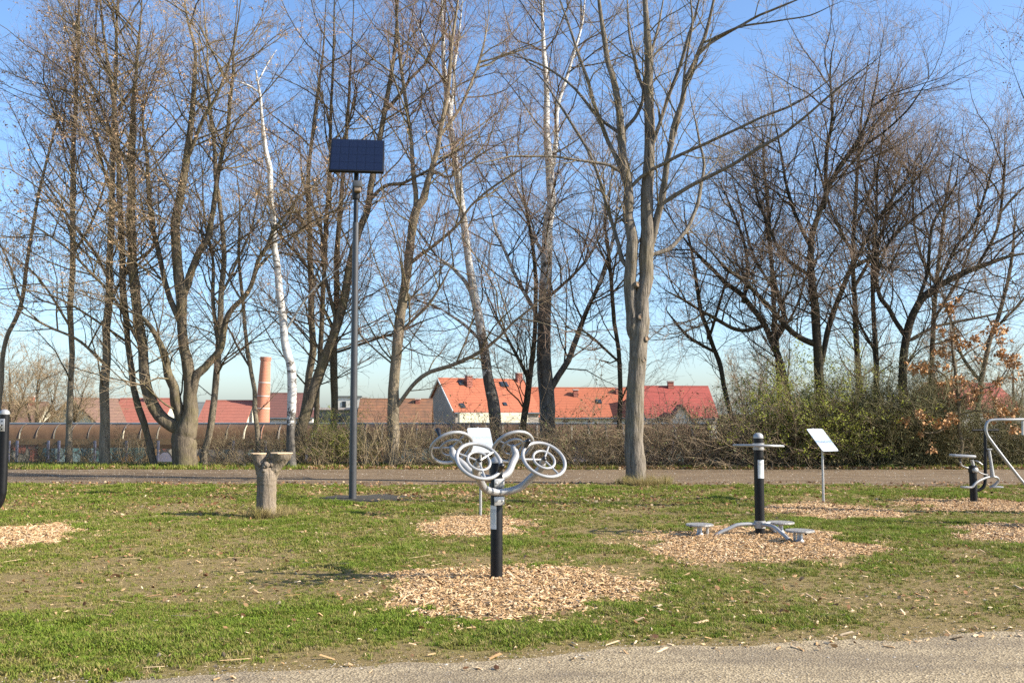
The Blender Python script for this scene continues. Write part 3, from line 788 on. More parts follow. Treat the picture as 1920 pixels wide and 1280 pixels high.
TREE_TRIS = [0]
def tree(label, d, limbs, bark, branch, twig, seed, dens=1.0, l1=(1.5, 4.3), l2=(0.6, 1.7), l3=(0.25, 0.7), up=0.06, ang=(0.65, 1.3), low=0.14,
         leaf=None, name='bare_tree', group='bare trees along the trail', base_px=None, tw=1.0, spread=1.0, gt=0.0, flare=1.3, scars=()):
    """limbs: [(depth change at the tip, [(px, py, width px), ...]), ...]; the first is the trunk, the others start on what is already built"""
    g = np.random.default_rng(seed)
    gy_px = HZ + CAM_H * FPX / d
    tr = list(limbs[0][1])
    if base_px is not None: tr = [(base_px, gy_px, tr[0][2] * flare)] + tr
    elif abs(tr[0][1] - gy_px) > 2: tr = [(tr[0][0] + (tr[0][0] - tr[1][0]) * min(1.0, (gy_px - tr[0][1]) / max(20, tr[0][1] - tr[1][1])) * 0.6, gy_px, tr[0][2] * flare)] + tr
    base = P(tr[0][0], gy_px, d); base[2] = float(gz(base[0], base[1]))
    t = thing(name, label, 'tree', base, group)
    built = []                                                   # (px array, 3d array)
    LP, LR, LL = [], [], []
    for li, (dd, pts) in enumerate([(limbs[0][0], tr)] + list(limbs[1:])):
        pp = np.array(pts, float); pp[:, 2] *= np.where(pp[:, 2] > 8, 0.86, 0.93)
        s = np.concatenate([[0], np.cumsum(np.hypot(np.diff(pp[:, 0]), np.diff(pp[:, 1])))]); s /= s[-1]
        d0 = d
        if li > 0:
            best = 1e9
            for bp, b3 in built:
                e = np.hypot(bp[:, 0] - pp[0, 0], bp[:, 1] - pp[0, 1]); k = int(e.argmin())
                if e[k] < best: best = e[k]; d0 = b3[k, 1]; near = bp[k]
            if best < 45: pp = np.vstack([[near[0], near[1], pp[0, 2] * 1.05], pp]); s = np.concatenate([[0], np.cumsum(np.hypot(np.diff(pp[:, 0]), np.diff(pp[:, 1])))]); s /= s[-1]
        dp = d0 + dd * s ** 1.2
        w3 = np.array([P(a, b, q) for (a, b, c), q in zip(pp, dp)])
        if li == 0: w3[0] = base - np.array((0, 0, 0.12))
        full = spline(np.column_stack([w3, pp[:, 2] / 2 / FPX * dp, pp[:, :2]]), 7)
        c3, rad, bp = full[:, :3], np.maximum(full[:, 3], 0.004), full[:, 4:]
        nt_ = len(rad); rad = rad * np.where(np.arange(nt_) > nt_ * 0.8, 1 - 0.6 * (np.arange(nt_) - nt_ * 0.8) / (nt_ * 0.2), 1.0)
        amp = 0.012 * min(1.0, rad[0] / 0.1) + 0.01
        c3 = c3 + np.column_stack([np.interp(np.arange(len(c3)), np.arange(0, len(c3) + 4, 4), g.normal(0, amp, len(np.arange(0, len(c3) + 4, 4)))) for _ in range(3)]) * (np.arange(len(c3)) > 0)[:, None]
        built.append((bp, c3))
        sides = 14 if rad.max() > 0.12 else (9 if rad.max() > 0.05 else 6)
        rr = rad * (1 + np.convolve(g.normal(0, 0.05, len(rad) + 4), np.ones(5) / 5, 'valid'))
        V, F = tubes((c3 - base)[None], rr[None], sides)
        if sides >= 9:                                           # uneven bark outline
            nz = g.normal(0, 1, (len(c3), sides, 1)); V = V.reshape(len(c3), sides, 3); ax_ = (c3 - base)[:, None, :]
            V = ax_ + (V - ax_) * (1 + 0.03 * sum(np.roll(nz, q, 0) for q in (-1, 0, 1)) / 1.7 + 0.04 * g.normal(0, 1, (1, sides, 1))); V = V.reshape(-1, 3)
        tip = np.arange(len(V) - sides, len(V))
        F = np.vstack([F] + [np.array([[tip[0], tip[k], tip[k + 1], tip[k + 1]]]) for k in range(1, sides - 1)])
        arr_obj('trunk' if li == 0 else 'limb', V, F, M[bark], t); TREE_TRIS[0] += 2 * len(F)
        p_, r_, l_ = resample(c3 - base, rad, 24)
        LP.append(p_); LR.append(r_); LL.append(l_)
    LP, LR, LL = np.array(LP), np.array(LR), np.array(LL)
    # side branches in three orders
    cnt = np.maximum(2, (LL * 3.4 * dens * np.where(np.arange(len(LL)) == 0, 0.8, 1.0)).astype(int))
    t0 = np.where(np.arange(len(LL)) == 0, low, 0.12)
    p, di, pr, tt, ix = spawn(LP, LR, cnt, 0.0, 1.0, ang, g)
    keep = tt > t0[ix]; p, di, pr, tt = p[keep], di[keep], pr[keep], tt[keep]
    di[:, 2] += 0.15 + gt
    tg_ = unit(LP[:, -1] - LP[:, -3])                            # every limb runs on into finer shoots
    broken = name == 'birch_tree' and 'broken' in label
    if not broken:
        for dv_ in (0.0, 0.35, 0.35):
            p = np.vstack([p, LP[:, -1]]); di = np.vstack([di, tg_ + g.normal(0, 1, tg_.shape) * dv_]); pr = np.concatenate([pr, np.maximum(LR[:, -1] * 1.8, 0.012)])
    L1 = (l1[0] + (l1[1] - l1[0]) * g.random(len(p)) ** 1.3) * np.clip(pr / 0.03, 0.5, 1.0) * spread
    B1 = grow(p, di, L1, 7, 0.17, up, g)
    r1 = np.clip(pr * 0.55, 0.006, 0.024) * np.clip(L1 / 2.4, 0.5, 1.25)
    R1 = r1[:, None] * np.linspace(1, 0.28, 7)[None]
    c2 = np.maximum(2, (L1 * 4.0).astype(int)); p, di, pr, tt, ix = spawn(B1, R1, c2, 0.12, 1.0, (0.5, 1.1), g)
    L2 = (l2[0] + (l2[1] - l2[0]) * g.random(len(p))) * (1.1 - 0.5 * tt)
    B2 = grow(p, di, L2, 5, 0.2, up * 1.2, g)
    R2 = (np.clip(pr * 0.6, 0.0035, 0.009) * tw)[:, None] * np.linspace(1, 0.45, 5)[None]
    c3 = np.maximum(2, (L2 * 6.0).astype(int)); p, di, pr, tt, ix = spawn(B2, R2, c3, 0.15, 1.0, (0.45, 1.0), g)
    L3 = l3[0] + (l3[1] - l3[0]) * g.random(len(p))
    B3 = grow(p, di, L3, 3, 0.25, up, g)
    R3 = (np.clip(pr * 0.7, 0.0028, 0.0044) * tw)[:, None] * np.linspace(1, 0.55, 3)[None]
    Vs, Fs, Ms = [], [], []; b = 0
    for Bp, Rp, sd, mi in ((B1, R1, 5, 0), (B2, R2, 3, 1), (B3, R3, 3, 1)):
        V, F = tubes(Bp, Rp, sd); Vs.append(V); Fs.append(F + b); Ms.append(np.full(len(F), mi)); b += len(V)
    F = np.vstack(Fs); TREE_TRIS[0] += 2 * len(F)
    arr_obj('crown', np.vstack(Vs), F, [M[branch], M[twig]], t, np.concatenate(Ms))
    if leaf:
        nm, mt, num, size, zlo, zhi = leaf
        ends = np.vstack([B3[:, -1], B3[:, 1], B2[:, -1]])
        z = ends[:, 2]; ok = np.where((z > zlo) & (z < zhi))[0]
        cl = g.choice(ok, min(len(ok), num // 4), replace=True)
        pos = np.repeat(ends[cl], 4, 0) + g.normal(0, 0.035, (len(cl) * 4, 3))
        V, F = leaf_quads(pos, np.full(len(pos), size), g)
        tag(arr_obj(nm, V, F, M[mt], t, shade=False), kind='stuff'); TREE_TRIS[0] += 2 * len(F)
    for sx_, sy_, sr in scars:                                   # sawn-off branch collars on the camera side of the trunk
        bp = np.vstack([q[0] for q in built]); b3 = np.vstack([q[1] for q in built]); rd_ = 0.2
        k = int(np.hypot(bp[:, 0] - sx_, bp[:, 1] - sy_).argmin())
        c = P(sx_, sy_, b3[k, 1]) - base; off = sx_ - bp[k, 0]
        nrm = np.array((0.55 if off > 0 else 0.15, -0.8, 0.1)); nrm /= np.linalg.norm(nrm)
        c = c + nrm * 0.165
        so = MB().lathe(c, [(sr * 1.5, -0.14), (sr * 1.35, -0.02), (sr * 1.1, 0.025), (sr * 0.8, 0.03), (sr * 0.72, 0.012)], 14, nrm).build('branch_collar', M[bark], t)
        MB().lathe(c, [(sr * 0.76, 0.0), (sr * 0.76, 0.016)], 14, nrm).build('sawn_face', M['scar'], so)
    return t

S = 'seed_clusters'
# ---- the big maple on the lawn
tree('big two-stemmed maple with thick grey trunk standing on the lawn edge', 22.5, [
    (0.0, [(1189, 880, 43), (1190, 800, 40), (1194, 700, 38), (1197, 640, 40), (1205, 570, 31), (1211, 500, 32), (1213, 430, 30), (1214, 360, 26), (1217, 270, 24), (1217, 190, 22), (1215, 100, 17), (1212, 0, 13), (1208, -120, 8), (1204, -230, 4)]),
    (-0.25, [(1190, 625, 30), (1184, 560, 27), (1182, 440, 25), (1177, 370, 22), (1171, 300, 20), (1163, 240, 17), (1150, 150, 14), (1134, 70, 11), (1122, -30, 8), (1110, -150, 4)]),
    (-1.2, [(1214, 480, 16.2), (1228, 430, 17.1), (1240, 375, 16.2), (1252, 300, 12.6), (1262, 250, 12.6), (1283, 170, 10.8), (1305, 105, 9.0), (1325, 60, 7.2), (1345, -30, 5.4), (1365, -130, 2.7)]),
    (-2.6, [(1243, 378, 9.9), (1290, 352, 9.0), (1350, 322, 8.1), (1420, 280, 7.2), (1500, 225, 5.4), (1580, 160, 4.5), (1650, 105, 2.7)]),
    (1.6, [(1214, 480, 9.9), (1245, 468, 9.9), (1275, 445, 9.0), (1300, 405, 8.1), (1315, 355, 7.2), (1318, 290, 5.4), (1300, 215, 3.6), (1290, 150, 2.7)]),
    (-1.8, [(1182, 348, 8.1), (1210, 328, 7.2), (1250, 303, 7.2), (1320, 270, 6.3), (1420, 225, 5.4), (1500, 190, 4.5), (1570, 140, 2.7)]),
    (0.6, [(1176, 350, 11.7), (1150, 285, 9.9), (1122, 220, 9.0), (1100, 150, 7.2), (1075, 70, 5.4), (1050, 0, 3.6), (1030, -70, 2.7)]),
    (-1.6, [(1168, 325, 7.2), (1130, 308, 6.3), (1070, 297, 5.4), (1000, 292, 4.5), (930, 300, 3.6), (860, 318, 2.7)]),
    (1.5, [(1181, 508, 9.9), (1163, 475, 9.0), (1145, 410, 8.1), (1118, 320, 6.3), (1085, 250, 5.4), (1040, 185, 4.5), (985, 110, 2.7)]),
    (0.8, [(1171, 300, 10.8), (1165, 255, 9.0), (1195, 210, 8.1), (1212, 150, 7.2), (1230, 60, 5.4), (1250, -40, 3.6)]),
    (-1.0, [(1218, 290, 9.9), (1240, 225, 9.0), (1262, 160, 8.1), (1290, 70, 6.3), (1308, 0, 4.5), (1330, -80, 2.7)]),
    (-1.4, [(1305, 105, 7.2), (1345, 72, 6.3), (1400, 40, 5.4), (1460, 15, 4.5), (1540, -20, 2.7)]),
    (-2.4, [(1325, 78, 5.4), (1385, 50, 4.5), (1450, 40, 3.6), (1520, 28, 2.7), (1580, 2, 1.8)]),
    (1.8, [(1216, 190, 8.1), (1195, 130, 7.2), (1180, 60, 5.4), (1175, -20, 3.6), (1180, -100, 2.7)]),
    (2.0, [(1165, 250, 8.1), (1120, 215, 7.2), (1070, 160, 5.4), (1010, 120, 4.5), (940, 100, 2.7)]),
    (-0.8, [(1258, 275, 7.2), (1275, 215, 6.3), (1282, 140, 5.4), (1296, 40, 4.5), (1290, -60, 2.7)]),
], 'bark_maple', 'branch_maple', 'twig_tan', 11, dens=0.62, l1=(0.9, 2.2), l2=(0.4, 1.1), l3=(0.2, 0.5), low=0.55, ang=(0.5, 0.95), name='maple_tree', group=None, base_px=1189, tw=1.0, flare=1.06,
    scars=((1186, 536, 0.055), (1197, 597, 0.06), (1199, 618, 0.05), (1203, 637, 0.06), (1197, 676, 0.06)))

# ---- row along the trail, left to right
tree('thin stem leaning right at the left picture edge', 30.5, [
    (0.0, [(-2, 780, 11), (2, 690, 10), (15, 630, 9), (40, 575, 8), (50, 490, 7), (68, 380, 6), (92, 290, 5), (112, 210, 4), (125, 120, 3)]),
    (1.0, [(40, 575, 5), (20, 500, 4), (-10, 440, 3)])], 'bark_tan', 'branch_brown', 'twig_tan', 21, dens=0.8, low=0.4, l1=(0.8, 2.0), leaf=(S, 'seed', 770, 0.075, 6, 14))
tree('slim straight pole-like stem second from the left edge', 31.0, [
    (0.0, [(132, 800, 13), (133, 700, 12), (134, 560, 12), (135, 440, 11), (138, 300, 10), (141, 170, 8), (146, 60, 6), (150, -60, 4)]),
    (-1.0, [(134, 620, 5), (100, 560, 5), (60, 510, 4), (10, 470, 3)]), (1.0, [(135, 480, 5), (170, 420, 5), (195, 350, 4), (210, 270, 3)]),
    (0.8, [(138, 300, 5), (110, 230, 4), (80, 150, 3)])], 'bark_tan', 'branch_brown', 'twig_red', 22, dens=0.75, leaf=(S, 'seed', 1540, 0.06, 6, 16))
tree('straight tan trunk third from the left edge with crossing limbs', 30.0, [
    (0.0, [(197, 800, 20), (199, 700, 19), (203, 600, 17), (205, 500, 15), (207, 420, 13), (212, 300, 11), (214, 170, 9), (220, 50, 7), (225, -80, 4)]),
    (-1.5, [(200, 690, 7), (150, 640, 6), (90, 610, 5), (20, 575, 3)]), (1.2, [(205, 520, 7), (160, 450, 6), (110, 380, 5), (60, 310, 3)]),
    (-0.8, [(205, 560, 6), (245, 500, 6), (285, 460, 5), (330, 380, 3)]), (0.5, [(210, 330, 6), (175, 250, 5), (140, 160, 4), (120, 70, 3)])], 'bark_tan', 'branch_brown', 'twig_tan', 23, dens=0.75, leaf=(S, 'seed', 1980, 0.06, 6, 16))
tree('bent slender tree whose foot leans in from the left of the thick multi-stemmed one', 29.6, [
    (0.0, [(280, 830, 15), (266, 780, 15), (250, 720, 14), (240, 640, 13), (232, 560, 14), (229, 480, 13), (225, 400, 12), (221, 300, 11), (214, 200, 9), (200, 100, 7), (188, 0, 5), (180, -90, 3)]),
    (1.0, [(225, 400, 6), (195, 320, 5), (170, 230, 4), (150, 130, 3)]), (-1.2, [(240, 640, 6), (180, 600, 5), (110, 560, 4), (40, 540, 3)])], 'bark_brown', 'branch_brown', 'twig_red', 24, dens=0.7, base_px=290, leaf=(S, 'seed', 2640, 0.06, 5, 16))
tree('thick old multi-stemmed tree with swollen base', 29.3, [
    (0.0, [(346, 845, 54), (348, 812, 50), (354, 782, 38), (356, 742, 31), (350, 690, 28), (343, 635, 24), (338, 550, 23), (331, 480, 22), (327, 420, 20), (342, 350, 18), (354, 270, 15), (362, 180, 12), (365, 100, 9), (348, 20, 7), (340, -80, 4)]),
    (-0.5, [(356, 745, 22), (364, 712, 20), (388, 684, 17), (414, 652, 15), (428, 590, 12), (466, 545, 10), (490, 480, 9), (515, 430, 7), (560, 370, 5), (620, 320, 4)]),
    (0.7, [(338, 805, 32), (300, 778, 27), (275, 725, 23), (264, 650, 21), (256, 560, 20), (250, 500, 20), (247, 430, 19), (246, 350, 16), (247, 260, 14), (252, 170, 10), (262, 60, 7), (266, -50, 4)]),
    (-0.8, [(340, 795, 26), (327, 740, 22), (314, 695, 18), (300, 640, 13), (270, 600, 8), (230, 575, 6)]),
    (0.6, [(340, 558, 18), (356, 520, 16), (374, 475, 14), (390, 440, 13), (401, 395, 11), (406, 340, 10), (420, 270, 8), (432, 190, 7), (440, 90, 5), (445, -20, 3)]),
    (1.2, [(335, 600, 14), (314, 540, 12), (295, 460, 11), (281, 390, 10), (275, 310, 8), (268, 220, 6), (280, 120, 4)]),
    (-1.2, [(352, 300, 8), (375, 240, 7), (410, 170, 6), (440, 80, 4), (455, -20, 3)]),
    (-1.5, [(264, 650, 7), (215, 560, 6), (160, 500, 5), (90, 440, 4), (20, 400, 3)]),
    (1.4, [(247, 330, 7), (215, 260, 6), (180, 180, 5), (140, 90, 4), (110, 20, 3)])], 'bark_brown', 'branch_brown', 'twig_tan', 25, dens=0.95, low=0.45, base_px=346, leaf=(S, 'seed', 5720, 0.06, 5, 16), flare=1.05)
tree('slim forked tree just right of the thick multi-stemmed one', 30.2, [
    (0.0, [(388, 830, 15), (396, 780, 15), (404, 720, 14), (409, 655, 14), (413, 560, 12), (420, 480, 11), (412, 400, 10), (405, 330, 9), (400, 260, 8), (394, 180, 7), (388, 80, 5), (380, -40, 3)]),
    (0.6, [(410, 640, 8), (400, 560, 8), (398, 490, 6), (385, 420, 5), (380, 330, 4)]), (-1.0, [(413, 560, 6), (440, 500, 5), (470, 430, 4), (490, 340, 3)])], 'bark_tan', 'branch_brown', 'twig_red', 26, dens=0.9, base_px=383, leaf=(S, 'seed', 1760, 0.06, 6, 16))
tree('thin crooked sapling in front of the round chimney', 30.6, [
    (0.0, [(482, 820, 11), (478, 750, 10), (470, 690, 9), (461, 640, 8), (456, 560, 7), (449, 480, 6), (452, 400, 5), (440, 300, 3)]), (0.5, [(470, 690, 4), (440, 640, 4), (420, 600, 3)]),
    (-0.5, [(456, 570, 4), (430, 520, 4), (445, 480, 3)])], 'bark_tan', 'branch_brown', 'twig_tan', 27, dens=0.6, l1=(0.8, 1.8))
tree('white birch with broken-off top', 29.2, [
    (0.0, [(545, 830, 18.9), (547, 760, 18.9), (545, 690, 18.9), (535, 640, 17.2), (526, 560, 15.5), (517, 480, 14.6), (511, 400, 12.9), (504, 320, 12.0), (496, 260, 10.3), (488, 200, 8.6), (480, 135, 7.7)]),
    (-0.4, [(484, 170, 4.3), (462, 158, 3.4), (440, 150, 2.6)]), (0.5, [(484, 150, 3.4), (505, 115, 2.6), (520, 95, 1.7)]), (-1.0, [(535, 620, 5.2), (560, 580, 4.3), (590, 540, 3.4), (640, 500, 2.6)])], 'birch', 'branch_brown', 'twig_red', 28, dens=0.55, low=0.35, l1=(0.8, 2.2), base_px=548, name='birch_tree')
tree('leaning brown trunk that crosses behind the lamp post', 30.4, [
    (0.0, [(562, 820, 25), (575, 770, 25), (598, 700, 23), (632, 610, 20), (655, 510, 18), (672, 440, 16), (692, 390, 15), (705, 300, 13), (722, 210, 11), (738, 110, 9), (745, 10, 7), (748, -100, 4)]),
    (-1.0, [(690, 380, 8), (720, 350, 7), (760, 340, 6), (800, 320, 5), (850, 285, 4), (900, 260, 3)]), (0.8, [(722, 210, 8), (760, 165, 7), (800, 110, 5), (835, 60, 4), (860, 10, 3)]),
    (1.0, [(632, 610, 8), (610, 520, 7), (600, 430, 6), (570, 340, 4), (560, 250, 3)])], 'bark_brown', 'branch_brown', 'twig_red', 29, dens=0.8, base_px=556)
tree('slim upright stem close behind the white broken birch', 32.0, [
    (0.0, [(566, 800, 15), (577, 730, 15), (585, 640, 14), (583, 540, 13), (580, 440, 11), (578, 330, 9), (590, 220, 7), (605, 100, 5), (612, -20, 3)]),
    (0.8, [(580, 440, 5), (545, 370, 4), (520, 290, 3)])], 'bark_tan', 'branch_brown', 'twig_red', 30, dens=0.85, base_px=562)
tree('slim tree with green-tinged bark between birch and lamp post', 31.5, [
    (0.0, [(592, 800, 12), (598, 700, 12), (601, 640, 11), (606, 540, 10), (611, 440, 9), (616, 320, 8), (622, 180, 6), (626, 60, 5), (632, -60, 3)]),
    (-0.8, [(606, 540, 5), (560, 480, 5), (520, 430, 4), (490, 370, 3)]), (0.8, [(616, 320, 5), (650, 240, 4), (670, 140, 3)])], 'bark_brown', 'branch_brown', 'twig_tan', 31, dens=0.85)
tree('straight dark-mossy trunk immediately left of the lamp post', 32.2, [
    (0.0, [(625, 820, 16), (627, 740, 16), (628, 640, 15), (631, 540, 13), (636, 440, 11), (642, 340, 9), (650, 230, 7), (658, 110, 5), (664, -20, 3)]),
    (1.0, [(628, 620, 6), (600, 560, 5), (575, 500, 4)]), (-0.8, [(628, 660, 6), (690, 640, 5), (760, 615, 4), (830, 590, 3)])], 'bark_brown', 'branch_brown', 'twig_red', 32, dens=0.9)
tree('tall smooth tan trunk right of the lamp post, forking halfway up', 30.0, [
    (0.0, [(737, 830, 27), (738, 760, 25), (744, 650, 23), (756, 550, 21), (767, 470, 20), (780, 400, 20), (796, 365, 16), (812, 310, 13), (826, 250, 11), (839, 170, 10), (848, 85, 8), (858, 0, 6), (866, -100, 4)]),
    (0.8, [(783, 392, 12), (776, 340, 11), (770, 250, 9), (757, 160, 8), (746, 70, 6), (740, -30, 4)]), (-1.4, [(742, 765, 9), (790, 708, 9), (850, 682, 8), (905, 655, 7), (960, 610, 5), (1010, 565, 4), (1060, 500, 3)]),
    (-0.8, [(752, 620, 6), (795, 580, 6), (830, 530, 4), (850, 490, 3)]), (-1.2, [(765, 495, 8), (800, 470, 7), (850, 430, 6), (885, 385, 5), (940, 340, 4), (1010, 300, 3)]),
    (1.0, [(825, 255, 7), (870, 190, 6), (900, 110, 5), (915, 30, 3)]), (-0.6, [(790, 375, 8), (812, 325, 7), (846, 330, 5), (900, 290, 4), (980, 250, 3)])], 'bark_tan', 'branch_maple', 'twig_red', 33, dens=0.9, base_px=737)
tree('tall white birch with dark foot leaning left, behind the turning wheels', 31.2, [
    (0.0, [(930, 830, 26), (926, 770, 26), (914, 700, 22), (905, 640, 20), (896, 580, 19), (886, 540, 18), (878, 480, 16), (869, 400, 15), (861, 340, 13), (852, 290, 12), (845, 230, 12), (836, 160, 11), (830, 80, 10), (828, 0, 8), (826, -100, 5)]),
    (0.4, [(888, 555, 9), (868, 520, 8), (845, 500, 7), (820, 480, 5)]), (-0.5, [(870, 400, 7), (850, 365, 6), (838, 330, 5)]), (0.8, [(845, 230, 7), (850, 150, 6), (860, 70, 5), (870, -20, 3)]),
    (-0.6, [(836, 160, 5), (800, 90, 4), (770, 20, 3)]), (0.6, [(905, 640, 7), (860, 600, 6), (830, 580, 4)])], 'birch_foot', 'branch_dark', 'twig_red', 34, dens=0.7, low=0.35, base_px=932, name='birch_tree')
tree('birch with massive black trunk and white upper stem', 32.0, [
    (0.0, [(1026, 830, 34), (1025, 770, 33), (1022, 690, 31), (1021, 600, 29), (1023, 520, 26), (1028, 440, 22), (1032, 370, 19), (1030, 310, 17), (1026, 250, 14), (1024, 170, 12), (1020, 80, 10), (1016, 0, 8), (1014, -90, 5)]),
    (0.5, [(1032, 330, 12), (1042, 270, 11), (1046, 200, 9), (1066, 130, 7), (1090, 50, 5), (1100, -30, 3)]), (-0.8, [(1030, 735, 15), (1058, 690, 14), (1080, 640, 12), (1100, 580, 10), (1130, 510, 9), (1150, 440, 7), (1160, 360, 5)]),
    (0.8, [(1020, 620, 9), (990, 560, 8), (960, 500, 7), (930, 430, 5), (915, 370, 4)]), (1.0, [(1025, 490, 8), (1000, 440, 7), (985, 390, 6), (960, 330, 4)]), (-1.0, [(1024, 560, 7), (1070, 520, 6), (1110, 470, 5), (1140, 400, 4)])], 'birch_dark', 'branch_dark', 'twig_dark', 35, dens=0.85, low=0.3, base_px=1027, name='birch_tree')
tree('dark twin stem at the left foot of the black-trunked birch', 31.5, [
    (0.0, [(980, 830, 14), (984, 770, 14), (994, 700, 12), (1003, 620, 10), (1005, 540, 9), (998, 460, 7), (985, 380, 5), (975, 300, 4)]), (0.8, [(992, 710, 7), (960, 650, 6), (930, 590, 4), (905, 540, 3)])], 'bark_dark', 'branch_dark', 'twig_dark', 36, dens=0.9)
tree('slim dark tree showing just left of the thick maple trunk', 31.0, [
    (0.0, [(1163, 800, 11), (1162, 720, 10), (1158, 640, 9), (1150, 560, 8), (1140, 480, 7), (1135, 400, 5), (1128, 300, 4)]), (-0.6, [(1160, 680, 5), (1120, 640, 5), (1080, 610, 3)])], 'bark_dark', 'branch_dark', 'twig_dark', 37, dens=1.0)
# ---- dark trees on the right
tree('dark low-forking tree with limbs arching left over the hedge', 30.5, [
    (0.0, [(1480, 800, 15), (1472, 720, 14), (1455, 660, 14), (1430, 605, 12), (1395, 560, 11), (1350, 520, 9), (1310, 480, 8), (1270, 430, 5)]),
    (0.8, [(1450, 650, 10), (1470, 590, 9), (1450, 520, 8), (1440, 440, 6), (1420, 350, 4)]), (-0.8, [(1435, 610, 9), (1390, 620, 8), (1330, 590, 7), (1280, 560, 5), (1240, 540, 3)]),
    (0.6, [(1395, 560, 8), (1400, 480, 7), (1380, 410, 5), (1350, 340, 3)])], 'bark_dark', 'branch_dark', 'twig_dark', 38, dens=1.45, low=0.2, base_px=1484, l1=(1.2, 3.4), tw=1.1)
tree('dark bushy tree leaning left right beside the maple', 31.5, [
    (0.0, [(1375, 800, 12), (1362, 740, 11), (1348, 680, 10), (1325, 620, 9), (1310, 560, 8), (1300, 490, 6), (1290, 430, 5), (1280, 380, 4)]),
    (0.6, [(1340, 660, 6), (1290, 630, 6), (1250, 580, 4)]), (-0.6, [(1330, 630, 6), (1350, 560, 5), (1370, 490, 4)])], 'bark_dark', 'branch_dark', 'twig_dark', 39, dens=1.5, low=0.25, l1=(0.8, 2.0), tw=1.1)
tree('tall dark tree with broad crown behind the right-hand sign', 30.0, [
    (0.0, [(1541, 820, 22), (1540, 760, 22), (1535, 670, 20), (1527, 580, 18), (1521, 490, 15), (1522, 440, 13), (1540, 390, 11), (1560, 340, 10), (1590, 290, 8), (1620, 240, 6), (1640, 170, 5), (1650, 90, 3)]),
    (0.6, [(1538, 680, 12), (1560, 600, 12), (1585, 530, 10), (1610, 480, 8), (1640, 420, 6), (1690, 350, 5), (1730, 280, 3)]), (-0.9, [(1530, 645, 13), (1490, 625, 12), (1440, 570, 10), (1400, 530, 8), (1360, 500, 6), (1320, 460, 4)]),
    (0.8, [(1522, 470, 9), (1500, 420, 8), (1480, 370, 7), (1465, 290, 5), (1450, 220, 4)]), (-0.7, [(1545, 385, 8), (1550, 300, 7), (1560, 220, 5), (1555, 140, 4), (1565, 70, 3)]),
    (0.5, [(1525, 520, 8), (1470, 480, 7), (1430, 400, 5), (1410, 320, 4)]), (-0.8, [(1590, 290, 6), (1640, 260, 5), (1700, 210, 4), (1740, 150, 3)]), (0.9, [(1600, 500, 7), (1650, 470, 6), (1700, 420, 5), (1760, 370, 3)])], 'bark_dark', 'branch_dark', 'twig_dark', 40, dens=1.5, low=0.3, base_px=1542, l1=(1.3, 3.6), tw=1.1)
tree('thin dark upright stem right of the broad dark crown', 30.8, [
    (0.0, [(1645, 820, 14), (1645, 760, 13), (1642, 680, 12), (1640, 600, 10), (1638, 520, 9), (1641, 430, 7), (1645, 330, 5), (1660, 230, 3)]), (0.7, [(1640, 540, 6), (1660, 470, 5), (1700, 400, 4), (1720, 320, 3)]),
    (-0.7, [(1642, 660, 6), (1610, 600, 5), (1590, 560, 4)])], 'bark_dark', 'branch_dark', 'twig_dark', 41, dens=1.4, l1=(1.2, 3.0), tw=1.1)
tree('dark crooked tree with limb reaching low to the right edge', 30.2, [
    (0.0, [(1692, 820, 20), (1694, 740, 20), (1698, 650, 18), (1708, 600, 17), (1730, 560, 16), (1770, 530, 14), (1830, 503, 12), (1890, 482, 9), (1960, 470, 6)]),
    (0.7, [(1698, 630, 11), (1672, 590, 10), (1648, 550, 9), (1642, 500, 7), (1650, 440, 5)]), (-0.6, [(1760, 535, 8), (1790, 470, 7), (1830, 420, 6), (1850, 350, 5), (1870, 290, 3)]),
    (0.6, [(1720, 570, 8), (1740, 500, 7), (1750, 420, 6), (1790, 350, 4), (1800, 300, 3)]), (-0.8, [(1830, 503, 7), (1870, 430, 6), (1880, 350, 5), (1885, 250, 3)]), (0.5, [(1700, 640, 7), (1760, 610, 6), (1820, 600, 5), (1900, 580, 4)])], 'bark_dark', 'branch_dark', 'twig_dark', 42, dens=1.5, low=0.25, base_px=1692, l1=(1.2, 3.3), tw=1.1)
tree('grey-brown tree filling the gap at the far right above the bike', 33.0, [
    (0.0, [(1830, 820, 12), (1838, 740, 11), (1850, 660, 10), (1872, 590, 9), (1890, 520, 7), (1900, 440, 5), (1905, 380, 3)]), (0.6, [(1842, 720, 6), (1800, 660, 6), (1780, 590, 5), (1760, 530, 3)]),
    (-0.6, [(1860, 620, 6), (1920, 560, 5), (1960, 500, 3)])], 'bark_brown', 'branch_dark', 'twig_tan', 43, dens=1.5, low=0.2, l1=(0.9, 2.2))
tree('hazy brown tree behind, between the left-arching dark tree and the broad crown', 35.5, [
    (0.0, [(1462, 800, 13), (1460, 700, 12), (1452, 600, 11), (1446, 500, 9), (1440, 400, 7), (1432, 300, 5), (1428, 220, 3)]), (0.8, [(1455, 640, 6), (1500, 560, 5), (1520, 470, 4), (1515, 380, 3)]),
    (-0.8, [(1448, 540, 6), (1410, 470, 5), (1390, 390, 4), (1370, 330, 3)])], 'bark_dark', 'branch_brown', 'twig_red', 45, dens=1.3, low=0.25, l1=(1.2, 3.4))
